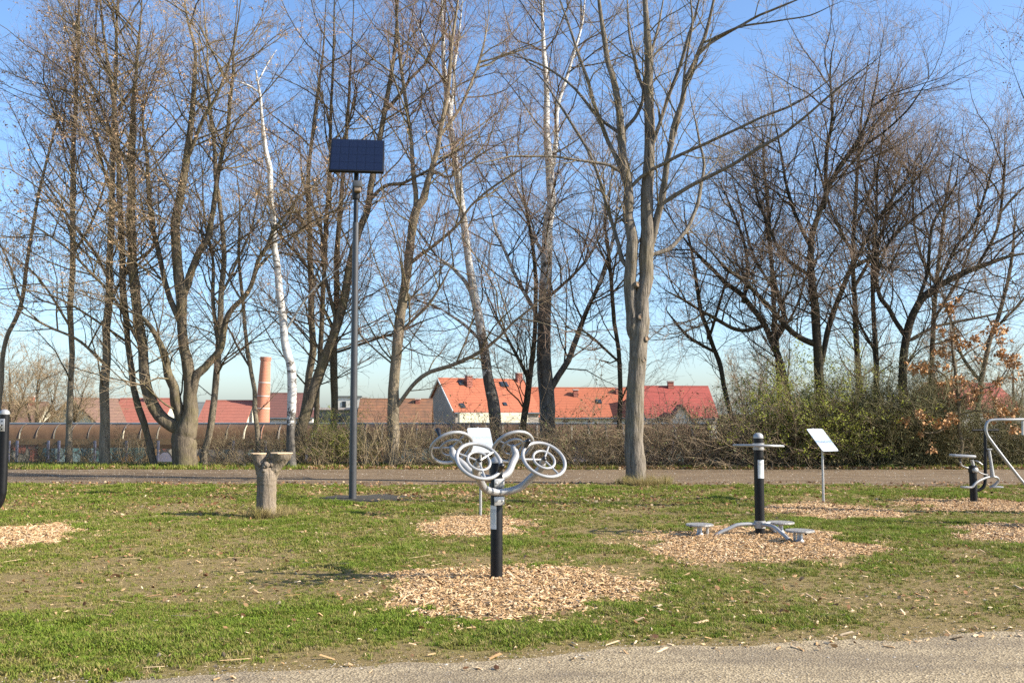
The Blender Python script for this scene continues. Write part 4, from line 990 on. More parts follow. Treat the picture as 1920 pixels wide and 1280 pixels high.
tree('hazy brown tree behind, overtopping the broad dark crown', 36.0, [
    (0.0, [(1612, 800, 14), (1610, 700, 13), (1605, 600, 12), (1600, 500, 10), (1602, 400, 8), (1610, 280, 6), (1622, 170, 4), (1630, 100, 3)]), (0.8, [(1603, 540, 7), (1650, 450, 6), (1680, 350, 5), (1700, 260, 3)]),
    (-0.8, [(1602, 480, 6), (1560, 400, 5), (1535, 310, 4), (1520, 240, 3)]), (0.4, [(1604, 420, 6), (1640, 340, 5), (1660, 240, 3)])], 'bark_dark', 'branch_brown', 'twig_red', 46, dens=1.3, low=0.25, l1=(1.2, 3.4))
tree('hazy brown tree behind, above the crooked dark tree', 35.0, [
    (0.0, [(1745, 800, 12), (1748, 700, 11), (1752, 600, 10), (1760, 500, 8), (1772, 400, 6), (1782, 320, 4), (1790, 270, 3)]), (0.8, [(1752, 600, 6), (1800, 520, 5), (1830, 430, 4), (1845, 370, 3)]),
    (-0.8, [(1756, 540, 6), (1720, 450, 5), (1710, 360, 4), (1715, 300, 3)])], 'bark_dark', 'branch_brown', 'twig_red', 47, dens=1.3, low=0.25, l1=(1.2, 3.3))
# larch whose trunk stands outside the frame on the right: its twigs hang into the picture and its limbs shade the lawn
tree('larch with knobbly twigs reaching in from the right picture edge', 15.5, [
    (0.0, [(2205, 900, 34), (2204, 700, 32), (2200, 500, 28), (2195, 250, 22), (2190, 0, 16), (2188, -250, 8)]),
    (0.5, [(2200, 420, 10), (2130, 380, 9), (2060, 330, 8), (1985, 260, 5), (1930, 200, 3), (1893, 110, 1.2)]), (0.8, [(2200, 560, 10), (2120, 560, 9), (2030, 530, 8), (1960, 480, 4), (1905, 420, 3), (1890, 320, 1.2)]),
    (0.3, [(2198, 330, 9), (2120, 250, 8), (2040, 170, 6), (1960, 120, 2)]), (0.7, [(2200, 480, 9), (2110, 470, 8), (2030, 440, 6), (1960, 380, 3), (1915, 290, 1.2)]), (-2.0, [(2202, 600, 9), (2150, 560, 8), (2090, 530, 6), (2050, 500, 4)]),
    (2.5, [(2202, 520, 9), (2140, 440, 8), (2080, 380, 6), (2030, 340, 4)])], 'bark_brown', 'branch_dark', 'twig_dark', 44, dens=0.55, low=0.5, l1=(0.8, 1.8), l2=(0.35, 0.9), base_px=2205, name='larch_tree', group=None,
    leaf=('cones', 'twig_dark', 1500, 0.03, 2, 14))
# ---- background trees, far off
for k, (px, d, h, lab) in enumerate(((18, 66, 6.2, 'hazy bare tree far behind at the left edge'), (75, 70, 5.6, 'low bare tree far behind above the cream gable house'), (128, 74, 5.0, 'small bare tree far behind, right of the cream gable'),
                                     (-40, 60, 6.6, 'bare tree far behind, cut by the left picture edge'), (1750, 62, 6.0, 'bare tree far behind, left of the far right red roof'), (1890, 66, 6.4, 'bare tree far behind at the right edge above the red roof'),
                                     (1420, 64, 5.0, 'bare tree far behind, right of the deep red roof'))):
    zt_ = -2.6 + h + 1.5; pt = lambda z: HZ - (z - CAM_H) * FPX / d
    g0 = np.random.default_rng(100 + k)
    xs_ = px + np.cumsum(g0.normal(0, 3, 5))
    tree(lab, d, [(0, [(xs_[0], pt(-2.6), 8), (xs_[1], pt(-0.5), 7), (xs_[2], pt(1.2), 6), (xs_[3], pt(0.6 * zt_ + 0.6), 4), (xs_[4], pt(zt_), 2)]),
                  (0.5, [(xs_[1], pt(-0.3), 4), (px - 22, pt(1.5), 4), (px - 34, pt(3.2), 2)]), (-0.5, [(xs_[1], pt(0.2), 4), (px + 20, pt(2.0), 3), (px + 32, pt(3.6), 2)])],
         'bark_brown', 'branch_brown', 'twig_tan', 200 + k, dens=1.1, low=0.2, l1=(1.2, 3.4), tw=1.9, name='distant_tree', group='bare trees beyond the shelter', base_px=xs_[0], gt=0.2)

# ---------------------------------------------------------------- hedge shrubs
SHRUB_ME = {}
def shrub_mesh(kind, w, h, n, mats, seed, lean=0.35, up=0.0, wob=0.2, k2=5.0, k3=4.0, leaf=None, r0=0.007):
    g = np.random.default_rng(seed)
    st = np.column_stack([g.normal(0, w * 0.22, n), g.normal(0, 0.28, n), np.full(n, -0.04)])
    di = np.column_stack([g.normal(0, lean, n) + st[:, 0] / w * 0.5, g.normal(0, lean, n), np.ones(n)])
    L = h * (0.40 + 0.55 * g.random(n) + 0.55 * g.random(n) ** 4)
    B1 = grow(st, di, L, 7, wob, up, g); R1 = (r0 * (0.6 + 0.8 * g.random(n)))[:, None] * np.linspace(1, 0.35, 7)[None]
    p, d2, pr, tt, ix = spawn(B1, R1, np.maximum(2, (L * k2).astype(int)), 0.1, 1.0, (0.4, 1.2), g)
    L2 = (0.25 + 0.6 * g.random(len(p))); B2 = grow(p, d2, L2, 4, 0.28, 0.02, g); R2 = np.full((len(p), 4), 0.0032) * np.linspace(1.2, 0.6, 4)
    p, d3, pr, tt, ix = spawn(B2, R2, np.maximum(1, (L2 * k3).astype(int)), 0.2, 1.0, (0.4, 1.2), g)
    L3 = 0.12 + 0.3 * g.random(len(p)); B3 = grow(p, d3, L3, 3, 0.3, 0.0, g); R3 = np.full((len(p), 3), 0.0024) * np.linspace(1.1, 0.7, 3)
    Vs, Fs, Ms = [], [], []; b = 0
    for Bp, Rp, sd, mi in ((B1, R1, 4, 0), (B2, R2, 3, 1), (B3, R3, 3, 1)):
        V, F = tubes(Bp, Rp, sd); Vs.append(V); Fs.append(F + b); Ms.append(np.full(len(F), mi)); b += len(V)
    F = np.vstack(Fs); V = np.vstack(Vs); V[:, 2] = np.maximum(V[:, 2], -0.05)
    TREE_TRIS[0] += 2 * len(F)
    me = arr_mesh('stems', V, F, [M[m] for m in mats], np.concatenate(Ms))
    lm = None
    if leaf:
        mt, num, size, zlo = leaf
        e = np.vstack([B3[:, -1], B3[:, 1], B2[:, -1], B2[:, 2]]); e = e[e[:, 2] > zlo]
        pos = e[g.choice(len(e), num)] + g.normal(0, 0.03, (num, 3))
        V, F = leaf_quads(pos, np.full(num, size), g, 0.0); TREE_TRIS[0] += 2 * len(F)
        lm = arr_mesh('leaves', V, F, [M[mt]], shade=False)
    return me, lm
SHRUB_ME['straw'] = [shrub_mesh('straw', 1.7, 1.5, 62, ('twig_straw', 'twig_straw'), 300 + i, 0.28, 0.02, 0.16, 3.2, 3.0) for i in range(2)]
SHRUB_ME['brown'] = [shrub_mesh('brown', 2.0, 1.5, 82, ('twig_tan', 'twig_tan'), 310 + i, 0.5, -0.05, 0.24, 4.5, 4.0, ('olive_leaf', 500, 0.05, 0.1)) for i in range(2)]
SHRUB_ME['bramble'] = [shrub_mesh('bramble', 2.1, 1.9, 100, ('twig_dark', 'twig_tan'), 320 + i, 0.55, -0.04, 0.26, 4.5, 4.0, ('olive_leaf', 350, 0.05, 0.2)) for i in range(2)]
SHRUB_ME['fresh'] = [shrub_mesh('fresh', 2.2, 2.6, 120, ('twig_tan', 'twig_tan'), 330 + i, 0.42, 0.0, 0.2, 4.5, 4.0, ('fresh_leaf', 18000, 0.042, 0.3)) for i in range(2)]
SHRUB_ME['olive'] = [shrub_mesh('olive', 2.1, 2.1, 210, ('twig_olive', 'twig_olive'), 340 + i, 0.32, 0.03, 0.16, 5.0, 4.5, ('olive_leaf', 7000, 0.032, 0.15)) for i in range(2)]
SHRUBS = [
    (90, 30.6, 'brown', .6, 'low brown scrub between the first two stems at the left'),
    (235, 30.9, 'brown', .7, 'low brown scrub behind the bent slender tree'),
    (490, 30.6, 'brown', .8, 'low brown scrub left of the white broken birch, behind the stump'),
    (35, 30.3, 'straw', .55, 'low sparse straw stalks by the trail at the left edge'),
    (165, 30.5, 'straw', .6, 'low sparse straw stalks between the second and third stems from the left'),
    (265, 30.2, 'straw', .7, 'sparse straw stalks just left of the thick multi-stemmed tree'),
    (425, 30.4, 'straw', .8, 'sparse straw stalks right of the slim forked tree'),
    (545, 30.2, 'straw', .8, 'sparse straw-coloured stalks at the foot of the white broken birch'),
    (600, 30.0, 'straw', 1.0, 'straw-coloured shrub between the white birch and the lamp post'),
    (640, 30.6, 'fresh_low', .62, 'low shrub with fresh green tips just left of the lamp post'),
    (700, 29.9, 'straw', 1.1, 'straw-coloured shrub right of the lamp post'),
    (765, 30.2, 'straw', 1.15, 'straw-coloured shrub at the right foot of the tan forked trunk'),
    (825, 30.0, 'brown', .9, 'tangled brown shrub behind the left turning wheels'),
    (905, 30.3, 'brown', 1.22, 'tangled brown shrub behind the white sign and turning wheels'),
    (985, 30.0, 'brown', 1.0, 'tangled brown shrub right behind the right-hand turning wheels'),
    (1060, 30.2, 'brown', 1.3, 'tangled brown shrub between the turning wheels and the maple'),
    (1130, 29.9, 'brown', 1.1, 'tangled brown shrub touching the left side of the maple trunk'),
    (1245, 30.0, 'bramble', 1.3, 'purple-brown bramble thicket touching the right side of the maple trunk'),
    (1315, 30.2, 'bramble', 1.35, 'tall purple-brown bramble thicket in front of the deep red roof'),
    (1385, 30.0, 'bramble', 1.3, 'purple-brown bramble thicket left of the disc post'),
    (1440, 30.1, 'brown', 1.6, 'brown shrub directly behind the post with standing discs'),
    (1500, 30.2, 'fresh', 1.22, 'tall shrub with fresh yellow-green leaves left of the right-hand sign'),
    (1565, 29.9, 'fresh', 1.0, 'yellow-green shrub directly behind the right-hand sign'),
    (1630, 30.0, 'olive', 1.45, 'dense dark olive broom bush right of the sign'),
    (1695, 30.1, 'olive', 1.4, 'tallest dense dark olive broom bush, below the crooked dark tree'),
    (1755, 30.0, 'olive', 1.15, 'dense dark olive broom bush left of the brown-leaved oak'),
    (1825, 30.8, 'brown', 1.2, 'brown shrub behind the exercise bike'),
    (1900, 30.4, 'olive', 1.0, 'low olive shrub at the right picture edge'),
]
for k, (px, d, kind, sc, lab) in enumerate(SHRUBS):
    key = 'fresh' if kind == 'fresh_low' else kind
    me, lm = SHRUB_ME[key][k % 2]
    x = X(px, d)
    t = thing('shrub', lab, 'shrub', (x, d, float(gz(x, d))), 'hedge shrubs along the trail')
    t.rotation_euler.z = (math.pi if k % 3 == 1 else 0) + rng.normal(0, 0.3); t.scale = (sc * rng.uniform(0.95, 1.15), sc * 1.2, sc)
    link(bpy.data.objects.new('stems', me), t)
    if lm: tag(link(bpy.data.objects.new('leaves', lm), t), kind='stuff')
# brown-leaved young oak at the right
tree('young oak holding rust-brown dead leaves behind the exercise bike', 28.9, [
    (0.0, [(1800, 840, 8), (1798, 790, 8), (1796, 740, 7), (1790, 690, 6), (1785, 640, 5), (1780, 600, 3)]),
    (-0.8, [(1797, 770, 5), (1770, 800, 5), (1745, 812, 4), (1725, 800, 2)]), (0.4, [(1796, 750, 5), (1830, 730, 5), (1865, 720, 4), (1890, 690, 3)]), (-0.4, [(1795, 730, 4), (1765, 700, 4), (1740, 690, 3)]),
    (-0.5, [(1797, 780, 4), (1830, 770, 4), (1860, 775, 3)]), (0.5, [(1790, 680, 4), (1830, 650, 3), (1870, 640, 2)])], 'bark_brown', 'branch_brown', 'twig_red', 77, dens=0.9, low=0.2, l1=(0.4, 1.0), l2=(0.2, 0.5), l3=(0.1, 0.25),
    leaf=('dead_leaves', 'rust_leaf', 2800, 0.105, 0.5, 5), name='oak_tree', group=None)
print('tree tris', TREE_TRIS[0])

# ================================================================== THINGS ON THE LAWN
def dome(r, h=0.8, k=6): return [(r * math.cos(a), r * h * math.sin(a)) for a in np.linspace(0, math.pi / 2 * 0.985, k)]
def gpt(px, py):
    p = G(px, py); p[2] = float(gz(p[0], p[1])); return p

# ---- post with four turning wheels
b0 = gpt(931, 1087); d0 = b0[1]
wt = thing('wheel_trainer', 'black post carrying four tilted silver hand wheels on U-shaped arms', 'fitness device', b0)
pr = 0.059; ph = 1.105
MB().lathe((0, 0, -0.3), [(pr, 0), (pr, 0.3 + ph - 0.02), (pr - 0.004, 0.3 + ph)], 32).build('post', M['black'], wt)
MB().lathe((0, 0, ph + 0.001), [(pr + 0.003, 0), (pr + 0.003, 0.012)] + [(r, z + 0.012) for r, z in dome(pr + 0.002, 0.85)], 32).build('dome_cap', M['silver'], wt)
yaw = math.atan2(0.41, 0.91)
hf = np.array((math.sin(yaw), -math.cos(yaw), 0)); sd_ = np.array((math.cos(yaw), math.sin(yaw), 0)); up = np.array((0, 0, 1.0))
tilt = R(43)
for side, hz, uz, knobs in ((1, 1.145, 0.83, (5.55, 2.35)), (-1, 1.245, 0.95, (3.9, 0.6))):
    out = hf * side
    c_clamp = out * (pr + 0.028) + up * uz
    nrm = out * math.cos(tilt) + up * math.sin(tilt)
    hubs = [out * 0.36 + sd_ * 0.335 * q + up * hz for q in (-1, 1)]
    # U-shaped arm from hub to hub through the clamp
    ctl = []
    ends = [h - nrm * 0.05 for h in hubs]
    pts = [ends[0], ends[0] - nrm * 0.05 - up * 0.02,
           c_clamp - sd_ * 0.27 + up * 0.14 + out * 0.13, c_clamp - sd_ * 0.17 + up * 0.035 + out * 0.05, c_clamp,
           c_clamp + sd_ * 0.17 + up * 0.035 + out * 0.05, c_clamp + sd_ * 0.27 + up * 0.14 + out * 0.13, ends[1] - nrm * 0.05 - up * 0.02, ends[1]]
    arm = MB().tube(spline(pts, 8), 0.036, 18).build('arm', M['silver'], wt)
    # clamp plates with bolts
    for dz in (0.085, -0.085):
        cp = out * (pr + 0.006) + up * (uz + dz)
        pl = MB().box(cp, (0.105, 0.016, 0.085), ax=(sd_, out, up)).build('clamp_plate', M['steel'], wt, bevel=0.004)
        for q in (-0.032, 0.032):
            MB().lathe(cp + sd_ * q + out * 0.008, [(0.009, 0), (0.009, 0.007), (0.005, 0.009)], 8, out).build('bolt', M['steel'], pl)
    for wi, (q, h) in enumerate(zip((-1, 1), hubs)):
        e1 = sd_; e2 = np.cross(nrm, e1)
        wheel = MB().ring(h, nrm, 0.212, 0.018, 56, 12).build('wheel_rim', M['silver'], wt)
        MB().ring(h, nrm, 0.108, 0.0135, 44, 10).build('inner_ring', M['silver'], wheel)
        a0 = (0.55, 1.0)[wi] + (0 if side > 0 else 0.5)
        for k in range(3):
            a = a0 + k * 2 * math.pi / 3; dv = math.cos(a) * e1 + math.sin(a) * e2
            MB().tube([h + dv * 0.02, h + dv * 0.205], 0.0105, 8).build('spoke', M['silver'], wheel)
        MB().lathe(h - nrm * 0.06, [(0.026, 0), (0.026, 0.062), (0.023, 0.07)], 16, nrm).build('hub', M['silver'], wheel)
        MB().lathe(h + nrm * 0.011, [(0.024, 0), (0.024, 0.006)] + [(r, z + 0.006) for r, z in dome(0.023, 0.7, 5)], 16, nrm).build('hub_cap', M['knob'], wheel)
        a = knobs[wi]; kd = math.cos(a) * e1 + math.sin(a) * e2
        kp = h + kd * 0.212
        MB().lathe(kp + nrm * 0.010, [(0.016, 0), (0.019, 0.02), (0.022, 0.05), (0.027, 0.072), (0.028, 0.088), (0.021, 0.105), (0.006, 0.112)], 16, nrm).build('knob', M['knob'], wheel)

def sticker(parent, r, z0, z1, a0, a1, n=8, name='label_plate'):
    V = []
    for k in range(n + 1):
        a = a0 + (a1 - a0) * k / n
        for rr_ in (r, r + 0.0025):
            for z in (z0, z1): V.append((rr_ * math.cos(a), rr_ * math.sin(a), z))
    F = []
    for k in range(n):
        i = 4 * k; F += [(i + 2, i + 6, i + 7, i + 3), (i, i + 1, i + 5, i + 4), (i + 1, i + 3, i + 7, i + 5), (i, i + 4, i + 6, i + 2)]
    F += [(0, 2, 3, 1), (4 * n, 4 * n + 1, 4 * n + 3, 4 * n + 2)]
    return MB().add(V, F).build(name, M['sticker'], parent)
sticker(wt, pr, 0.475, 0.70, R(185), R(268))

# ---- post with steering disc and three standing discs
b1 = gpt(1425, 1003); d1 = b1[1]
tt_ = thing('twist_trainer', 'black post with flat silver hand ring and three low standing discs', 'fitness device', b1)
pr = 0.064; k1 = d1 / FPX; h1 = (1003 - 815) * k1
MB().lathe((0, 0, -0.3), [(pr, 0), (pr, 0.3 + h1 - 0.075)], 32).build('post', M['black'], tt_)
MB().lathe((0, 0, h1 - 0.074), [(pr + 0.003, 0), (pr + 0.003, 0.018)] + [(r, z + 0.018) for r, z in dome(pr + 0.002, 0.85)], 32).build('dome_cap', M['silver'], tt_)
zr = (1003 - 839.5) * k1
wr = MB().ring((0, 0, zr), (0.02, 0.035, 1), 0.318, 0.017, 64, 12).build('hand_ring', M['silver'], tt_)
for k in range(3):
    a = R(35 + 120 * k); dv = np.array((math.cos(a), math.sin(a), 0)); sv = np.array((-dv[1], dv[0], 0))
    MB().box(dv * 0.19 + up * (zr + 0.004), (0.25, 0.05, 0.012), ax=(dv, sv, up)).build('spoke', M['silver'], wr)
MB().lathe((0, 0, zr - 0.055), [(pr + 0.001, 0), (pr + 0.010, 0.002), (pr + 0.010, 0.028), (pr + 0.004, 0.03), (pr + 0.004, 0.06), (pr + 0.012, 0.062), (pr + 0.012, 0.09), (pr + 0.001, 0.092)], 32).build('collar', M['silver'], tt_)
sticker(tt_, pr, 0.74, 0.98, R(245), R(335))
zc_ = (1003 - 987) * k1 + 0.02
MB().lathe((0, 0, zc_ - 0.05), [(pr + 0.001, 0), (pr + 0.012, 0.003), (pr + 0.012, 0.097), (pr + 0.001, 0.10)], 32).build('clamp', M['silver'], tt_)
for q in (-0.02, 0.025): MB().lathe((0.015, -pr - 0.010, zc_ + q), [(0.011, 0), (0.011, 0.008), (0.006, 0.011)], 10, (0, -1, 0)).build('bolt', M['steel'], tt_)
for (px, py, ax_px, ay_px) in ((1312, 989.5, 1346, 1006), (1500, 1002, 1473, 1014), (1464, 985, 1452, 999)):
    foot = G(px, py + 16) - np.array((b1[0], b1[1], 0)); zt2 = 0.135
    az = math.atan2(foot[1], foot[0]); dv = np.array((math.cos(az), math.sin(az), 0)); rr0 = np.linalg.norm(foot[:2])
    pts = [dv * 0.06 + up * zc_, dv * 0.16 + up * (zc_ + 0.005), dv * (rr0 * 0.38) + up * (zc_ - 0.005), dv * (rr0 * 0.52) + up * (zc_ - 0.05), dv * (rr0 * 0.68) + up * 0.03, dv * (rr0 * 0.82) - up * 0.05, dv * (rr0 * 0.9) - up * 0.12]
    MB().tube(spline(pts, 7), 0.026, 14).build('arm', M['silver'], tt_)
    f3 = np.array((foot[0], foot[1], 0))
    ped = MB().lathe(f3 - up * 0.2, [(0.055, 0), (0.055, 0.22), (0.036, 0.24), (0.032, 0.2 + zt2 - 0.02), (0.06, 0.2 + zt2 - 0.008)], 20).build('pedestal', M['steel'], tt_)
    disc = MB().lathe(f3 + up * (zt2 - 0.006), [(0.05, -0.004), (0.172, 0), (0.18, 0.006), (0.18, 0.020), (0.174, 0.026), (0.05, 0.026)], 44).build('standing_disc', M['grip'], tt_)
    st_ = f3 - dv * 0.105
    MB().tube([st_ - up * 0.15, st_ + up * (zt2 - 0.005)], 0.019, 10).build('stop_pin', M['steel'], tt_)
    MB().tube([f3 + dv * 0.12 + up * (zt2 - 0.03), f3 + dv * 0.12 + up * (zt2 - 0.004)], 0.016, 8).build('stop_pin', M['black'], tt_)

# ---- signs
def sign(label, px, py, top_py, yaw_, tilt_, bw, bh, zc2, mat, off=0.0):
    b = gpt(px, py); k = b[1] / FPX
    t = thing('information_sign', label, 'sign', b)
    th = (py - top_py) * k
    fw = np.array((math.sin(yaw_), -math.cos(yaw_), 0)); sx_ = np.array((math.cos(yaw_), math.sin(yaw_), 0))
    nr = fw * math.cos(tilt_) + up * math.sin(tilt_); bu = up * math.cos(tilt_) - fw * math.sin(tilt_)
    c = up * zc2 + fw * 0.035 + sx_ * off
    pole_top = c + bu * (bh / 2 + 0.03) - nr * 0.03
    MB().tube([(0, 0, -0.3), (0, 0, 0.4), tuple(up * (zc2 - bh * 0.55))], 0.022, 14).build('pole', M['steel'], t)
    MB().tube([tuple(up * (zc2 - bh * 0.55)), tuple(up * (zc2 - bh * 0.42)), tuple(c - nr * 0.032), tuple(pole_top)], 0.018, 10).build('rear_bar', M['steel'], t)
    # board with rounded corners, its print on the front
    cr = 0.035; outl = []
    for cx, cy, a0 in ((bw / 2 - cr, bh / 2 - cr, 0), (-bw / 2 + cr, bh / 2 - cr, 90), (-bw / 2 + cr, -bh / 2 + cr, 180), (bw / 2 - cr, -bh / 2 + cr, 270)):
        for q in range(5):
            a = R(a0 + 22.5 * q); outl.append((cx + cr * math.cos(a), cy + cr * math.sin(a)))
    V = [c + sx_ * a + bu * b_ + nr * 0.004 for a, b_ in outl] + [c + sx_ * a + bu * b_ - nr * 0.004 for a, b_ in outl]; n = len(outl)
    MB().add(V, [tuple(range(n)), tuple(range(2 * n - 1, n - 1, -1))] + [(i, (i + 1) % n, n + (i + 1) % n, n + i) for i in range(n)]).build('board', M[mat], t, shade=False)
    return t
sign('tilted white board on thin steel pole left of the exercise bike', 1544, 942, 805, R(34), R(42), 0.44, 0.53, 1.13, 'board', -0.03)
sign('tilted white board on thin steel pole right behind the turning wheels', 901, 967, 802, R(16), R(40), 0.37, 0.50, 1.17, 'board_plain', -0.01)

# ---- solar lamp
bl = gpt(661, 934); kl = bl[1] / FPX
lp = thing('solar_lamp', 'tall dark grey lamp post topped by a tilted solar panel', 'street lamp', bl)
H_ = P(668, 322, bl[1])[2] - bl[2]
MB().lathe((0, 0, -0.4), [(0.074, 0), (0.073, 0.4 + 0.02), (0.071, 1.3), (0.066, 3.0), (0.058, H_ - 0.6)], 24).build('pole', M['pole'], lp)
MB().lathe((0, 0, H_ - 1.05), [(0.046, 0), (0.046, 1.08)], 20).build('neck', M['frame'], lp)
def PL(px, py, d=None): return P(px, py, bl[1] if d is None else d) - bl
cA, cB, cC, cD = PL(620, 260, bl[1] + 0.28), PL(719, 263, bl[1] + 0.40), PL(722, 322, bl[1] - 0.22), PL(618, 319, bl[1] - 0.34)
pc = (cA + cB + cC + cD) / 4; eu = unit(((cB - cA) + (cC - cD)) / 2); ev = ((cA - cD) + (cB - cC)) / 2; ev = unit(ev - eu * np.dot(eu, ev)); en = np.cross(eu, ev)
if en[1] > 0: en = -en
pw = np.linalg.norm(((cB - cA) + (cC - cD)) / 2); phh = np.linalg.norm(((cA - cD) + (cB - cC)) / 2)
pf = MB().box(pc - en * 0.03, (pw, phh, 0.06), ax=(eu, ev, en)).build('panel_frame', M['frame'], lp, bevel=0.006)
nxp, nzp = 6, 4
cw, chh = (pw - 0.05) / nxp, (phh - 0.05) / nzp
cell = None
for i in range(nxp):
    for j in range(nzp):
        c = pc + eu * (-(pw - 0.05) / 2 + cw * (i + 0.5)) + ev * (-(phh - 0.05) / 2 + chh * (j + 0.5)) + en * 0.003
        MB().box(c, (cw - 0.004, chh - 0.004, 0.004), ax=(eu, ev, en)).build('solar_cell', M['solar'], pf, shade=False)
MB().tube([(0, 0, H_ - 0.02), tuple(pc - en * 0.06)], 0.045, 12).build('panel_bracket', M['frame'], lp)
zl = PL(672, 356)[2]
lh = MB().box((0.05, -0.12, zl + 0.07), (0.17, 0.24, 0.12), R(6)).build('lamp_head', M['lamp'], lp, bevel=0.012)
MB().box((0.05, -0.13, zl - 0.03), (0.12, 0.18, 0.085), R(6)).build('lamp_lens', M['lens'], lh, bevel=0.01)
MB().lathe((0.0, 0, zl - 0.19), [(0.07, 0), (0.076, 0.02), (0.076, 0.3), (0.06, 0.33)], 18).build('lamp_socket', M['frame'], lp)

# ---- pollarded stump with two sawn forks
bs = gpt(499, 968); ks = bs[1] / FPX
sp = thing('tree_stump', 'waist-high sawn-off tree stump with two flat-cut forks', 'stump', bs)
g_ = np.random.default_rng(5)
zS = lambda py: (968 - py) * ks
xS = lambda px: (px - 499) * ks
def lump(pts, rad, name, mat, sides=18, rough=0.05, cut=None):
    c = spline(np.column_stack([np.array(pts, float), np.array(rad, float)]), 6)
    V, F = tubes(c[None, :, :3], c[None, :, 3], sides)
    V = V.reshape(len(c), sides, 3); ax_ = c[:, None, :3]
    V = ax_ + (V - ax_) * (1 + g_.normal(0, rough, (len(c), sides, 1)) + rough * g_.normal(0, 1, (1, sides, 1)))
    if cut is not None: V[-1, :, 2] = cut; V[-2, :, 2] = np.minimum(V[-2, :, 2], cut - 0.004)
    V = V.reshape(-1, 3)
    ob = arr_obj(name, V, F, M[mat], sp)
    return V.reshape(len(c), sides, 3)[-1]
lump([(0, 0, -0.1), (0, 0, 0.03), (0, 0, 0.2), (0, 0, 0.45), (0.0, 0, zS(900)), (0.0, 0, zS(886)), (0.005, 0, zS(876))], [0.185, 0.168, 0.155, 0.152, 0.153, 0.148, 0.115], 'trunk', 'bark_stump', rough=0.025)
for path, rad, cut in (([(-0.045, 0, zS(905)), (xS(491), -0.01, zS(888)), (xS(487), -0.02, zS(872)), (xS(483), -0.02, zS(850.5))], [0.09, 0.092, 0.088, 0.118], zS(850)),
                       ([(0.035, 0.01, zS(905)), (xS(508), 0.02, zS(888)), (xS(515), 0.02, zS(872)), (xS(524), 0.02, zS(850.5))], [0.105, 0.105, 0.115, 0.185], zS(849.5))):
    rim = lump(path, rad, 'fork', 'bark_stump', 18, 0.045, cut)
    cc = rim.mean(0); V = [cc + np.array((0, 0, 0.006))] + [cc + (p - cc) * 1.03 + np.array((0, 0, 0.002)) for p in rim] + [cc + (p - cc) * 1.03 - np.array((0, 0, 0.012)) for p in rim]; n = len(rim)
    MB().add(V, [(0, 1 + i, 1 + (i + 1) % n) for i in range(n)] + [(1 + i, 1 + n + i, 1 + n + (i + 1) % n, 1 + (i + 1) % n) for i in range(n)]).build('sawn_face', M['cut_wood'], sp)
for k in range(9):
    a = g_.uniform(3.6, 6.2); z = zS(g_.uniform(864, 882)); r = 0.145 + g_.uniform(-0.02, 0.02)
    MB().lathe((r * math.cos(a), r * math.sin(a) * 0.9, z), [(0.035, -0.02), (0.042, 0.0), (0.03, 0.02), (0.012, 0.03)], 9, (math.cos(a), math.sin(a), 0.3)).build('burr', M['bark_stump'], sp)

# ---- device cut by the left edge
dl = 12.9
bLx = X(9, dl); zg = float(gz(bLx, dl))
lv = thing('leg_trainer', 'black bent tubular post with silver cap cut by the left picture edge', 'fitness device', (bLx - 0.55, dl, zg))
off = 0.55; zA = P(9, 772, dl)[2] - zg; zB = P(9, 955, dl)[2] - zg
pts = [(off, 0, zA - 0.03), (off, 0, zA - 0.5), (off, 0, zB + 0.30), (off - 0.01, 0, zB + 0.18), (off - 0.05, 0, zB + 0.07), (off - 0.13, 0, zB), (off - 0.27, 0, zB - 0.04), (0.0, 0, zB - 0.04)]
MB().tube(spline(pts, 8), 0.060, 20).build('bent_post', M['black'], lv)
MB().lathe((off, 0, zA - 0.032), [(0.063, 0), (0.063, 0.015)] + [(r, z + 0.015) for r, z in dome(0.062, 0.85)], 28).build('dome_cap', M['silver'], lv)
pl = MB().box((off + 0.005, -0.064, zA - 0.17), (0.062, 0.014, 0.165)).build('clamp_plate', M['steel'], lv, bevel=0.004)
for q in (-0.05, 0.0, 0.05): MB().lathe((off + 0.005, -0.071, zA - 0.17 + q), [(0.009, 0), (0.009, 0.006), (0.004, 0.008)], 8, (0, -1, 0)).build('bolt', M['black'], pl)
MB().tube(spline([(off - 0.02, -0.085, zA - 0.19), (off - 0.07, -0.10, zA - 0.13), (off - 0.16, -0.12, zA + 0.05), (off - 0.30, -0.12, zA + 0.10), (off - 0.6, -0.12, zA + 0.08)], 6), 0.019, 12).build('handle', M['silver'], lv)
MB().tube([(off - 0.02, 0, zA - 0.42), (0.0, 0, zA - 0.40)], 0.045, 14).build('cross_tube', M['black'], lv)
MB().lathe((0, 0, -0.3), [(0.062, 0), (0.062, zA + 0.1)], 24).build('ground_post', M['black'], lv)

# ---- exercise bike on the right
be = gpt(1826, 939); de = be[1]; ke = de / FPX
eb = thing('exercise_bike', 'outdoor exercise bike with silver seat plate and black T-handle post', 'fitness device', be)
def E(px, py, dy=0.0): 
    p = P(px, py, de + dy) - be; return p
MB().lathe((0, 0, -0.3), [(0.066, 0), (0.066, 0.3 + E(1826, 876)[2])], 24).build('post', M['black'], eb)
MB().lathe((0, 0, 0.001), [(0.067, 0), (0.085, 0.004), (0.085, 0.018), (0.067, 0.02)], 24).build('base_ring', M['silver'], eb)
MB().lathe((0, 0, E(0, 879)[2]), [(0.067, -0.07), (0.08, -0.06), (0.08, 0.05), (0.05, 0.07)], 18).build('collar', M['black'], eb)
MB().tube([E(1826, 878), E(1822, 862)], 0.032, 12).build('seat_stem', M['silver'], eb)
mb = MB(); sa, sb = E(1784, 853.5), E(1825, 855.5); dirn = unit(sb - sa)
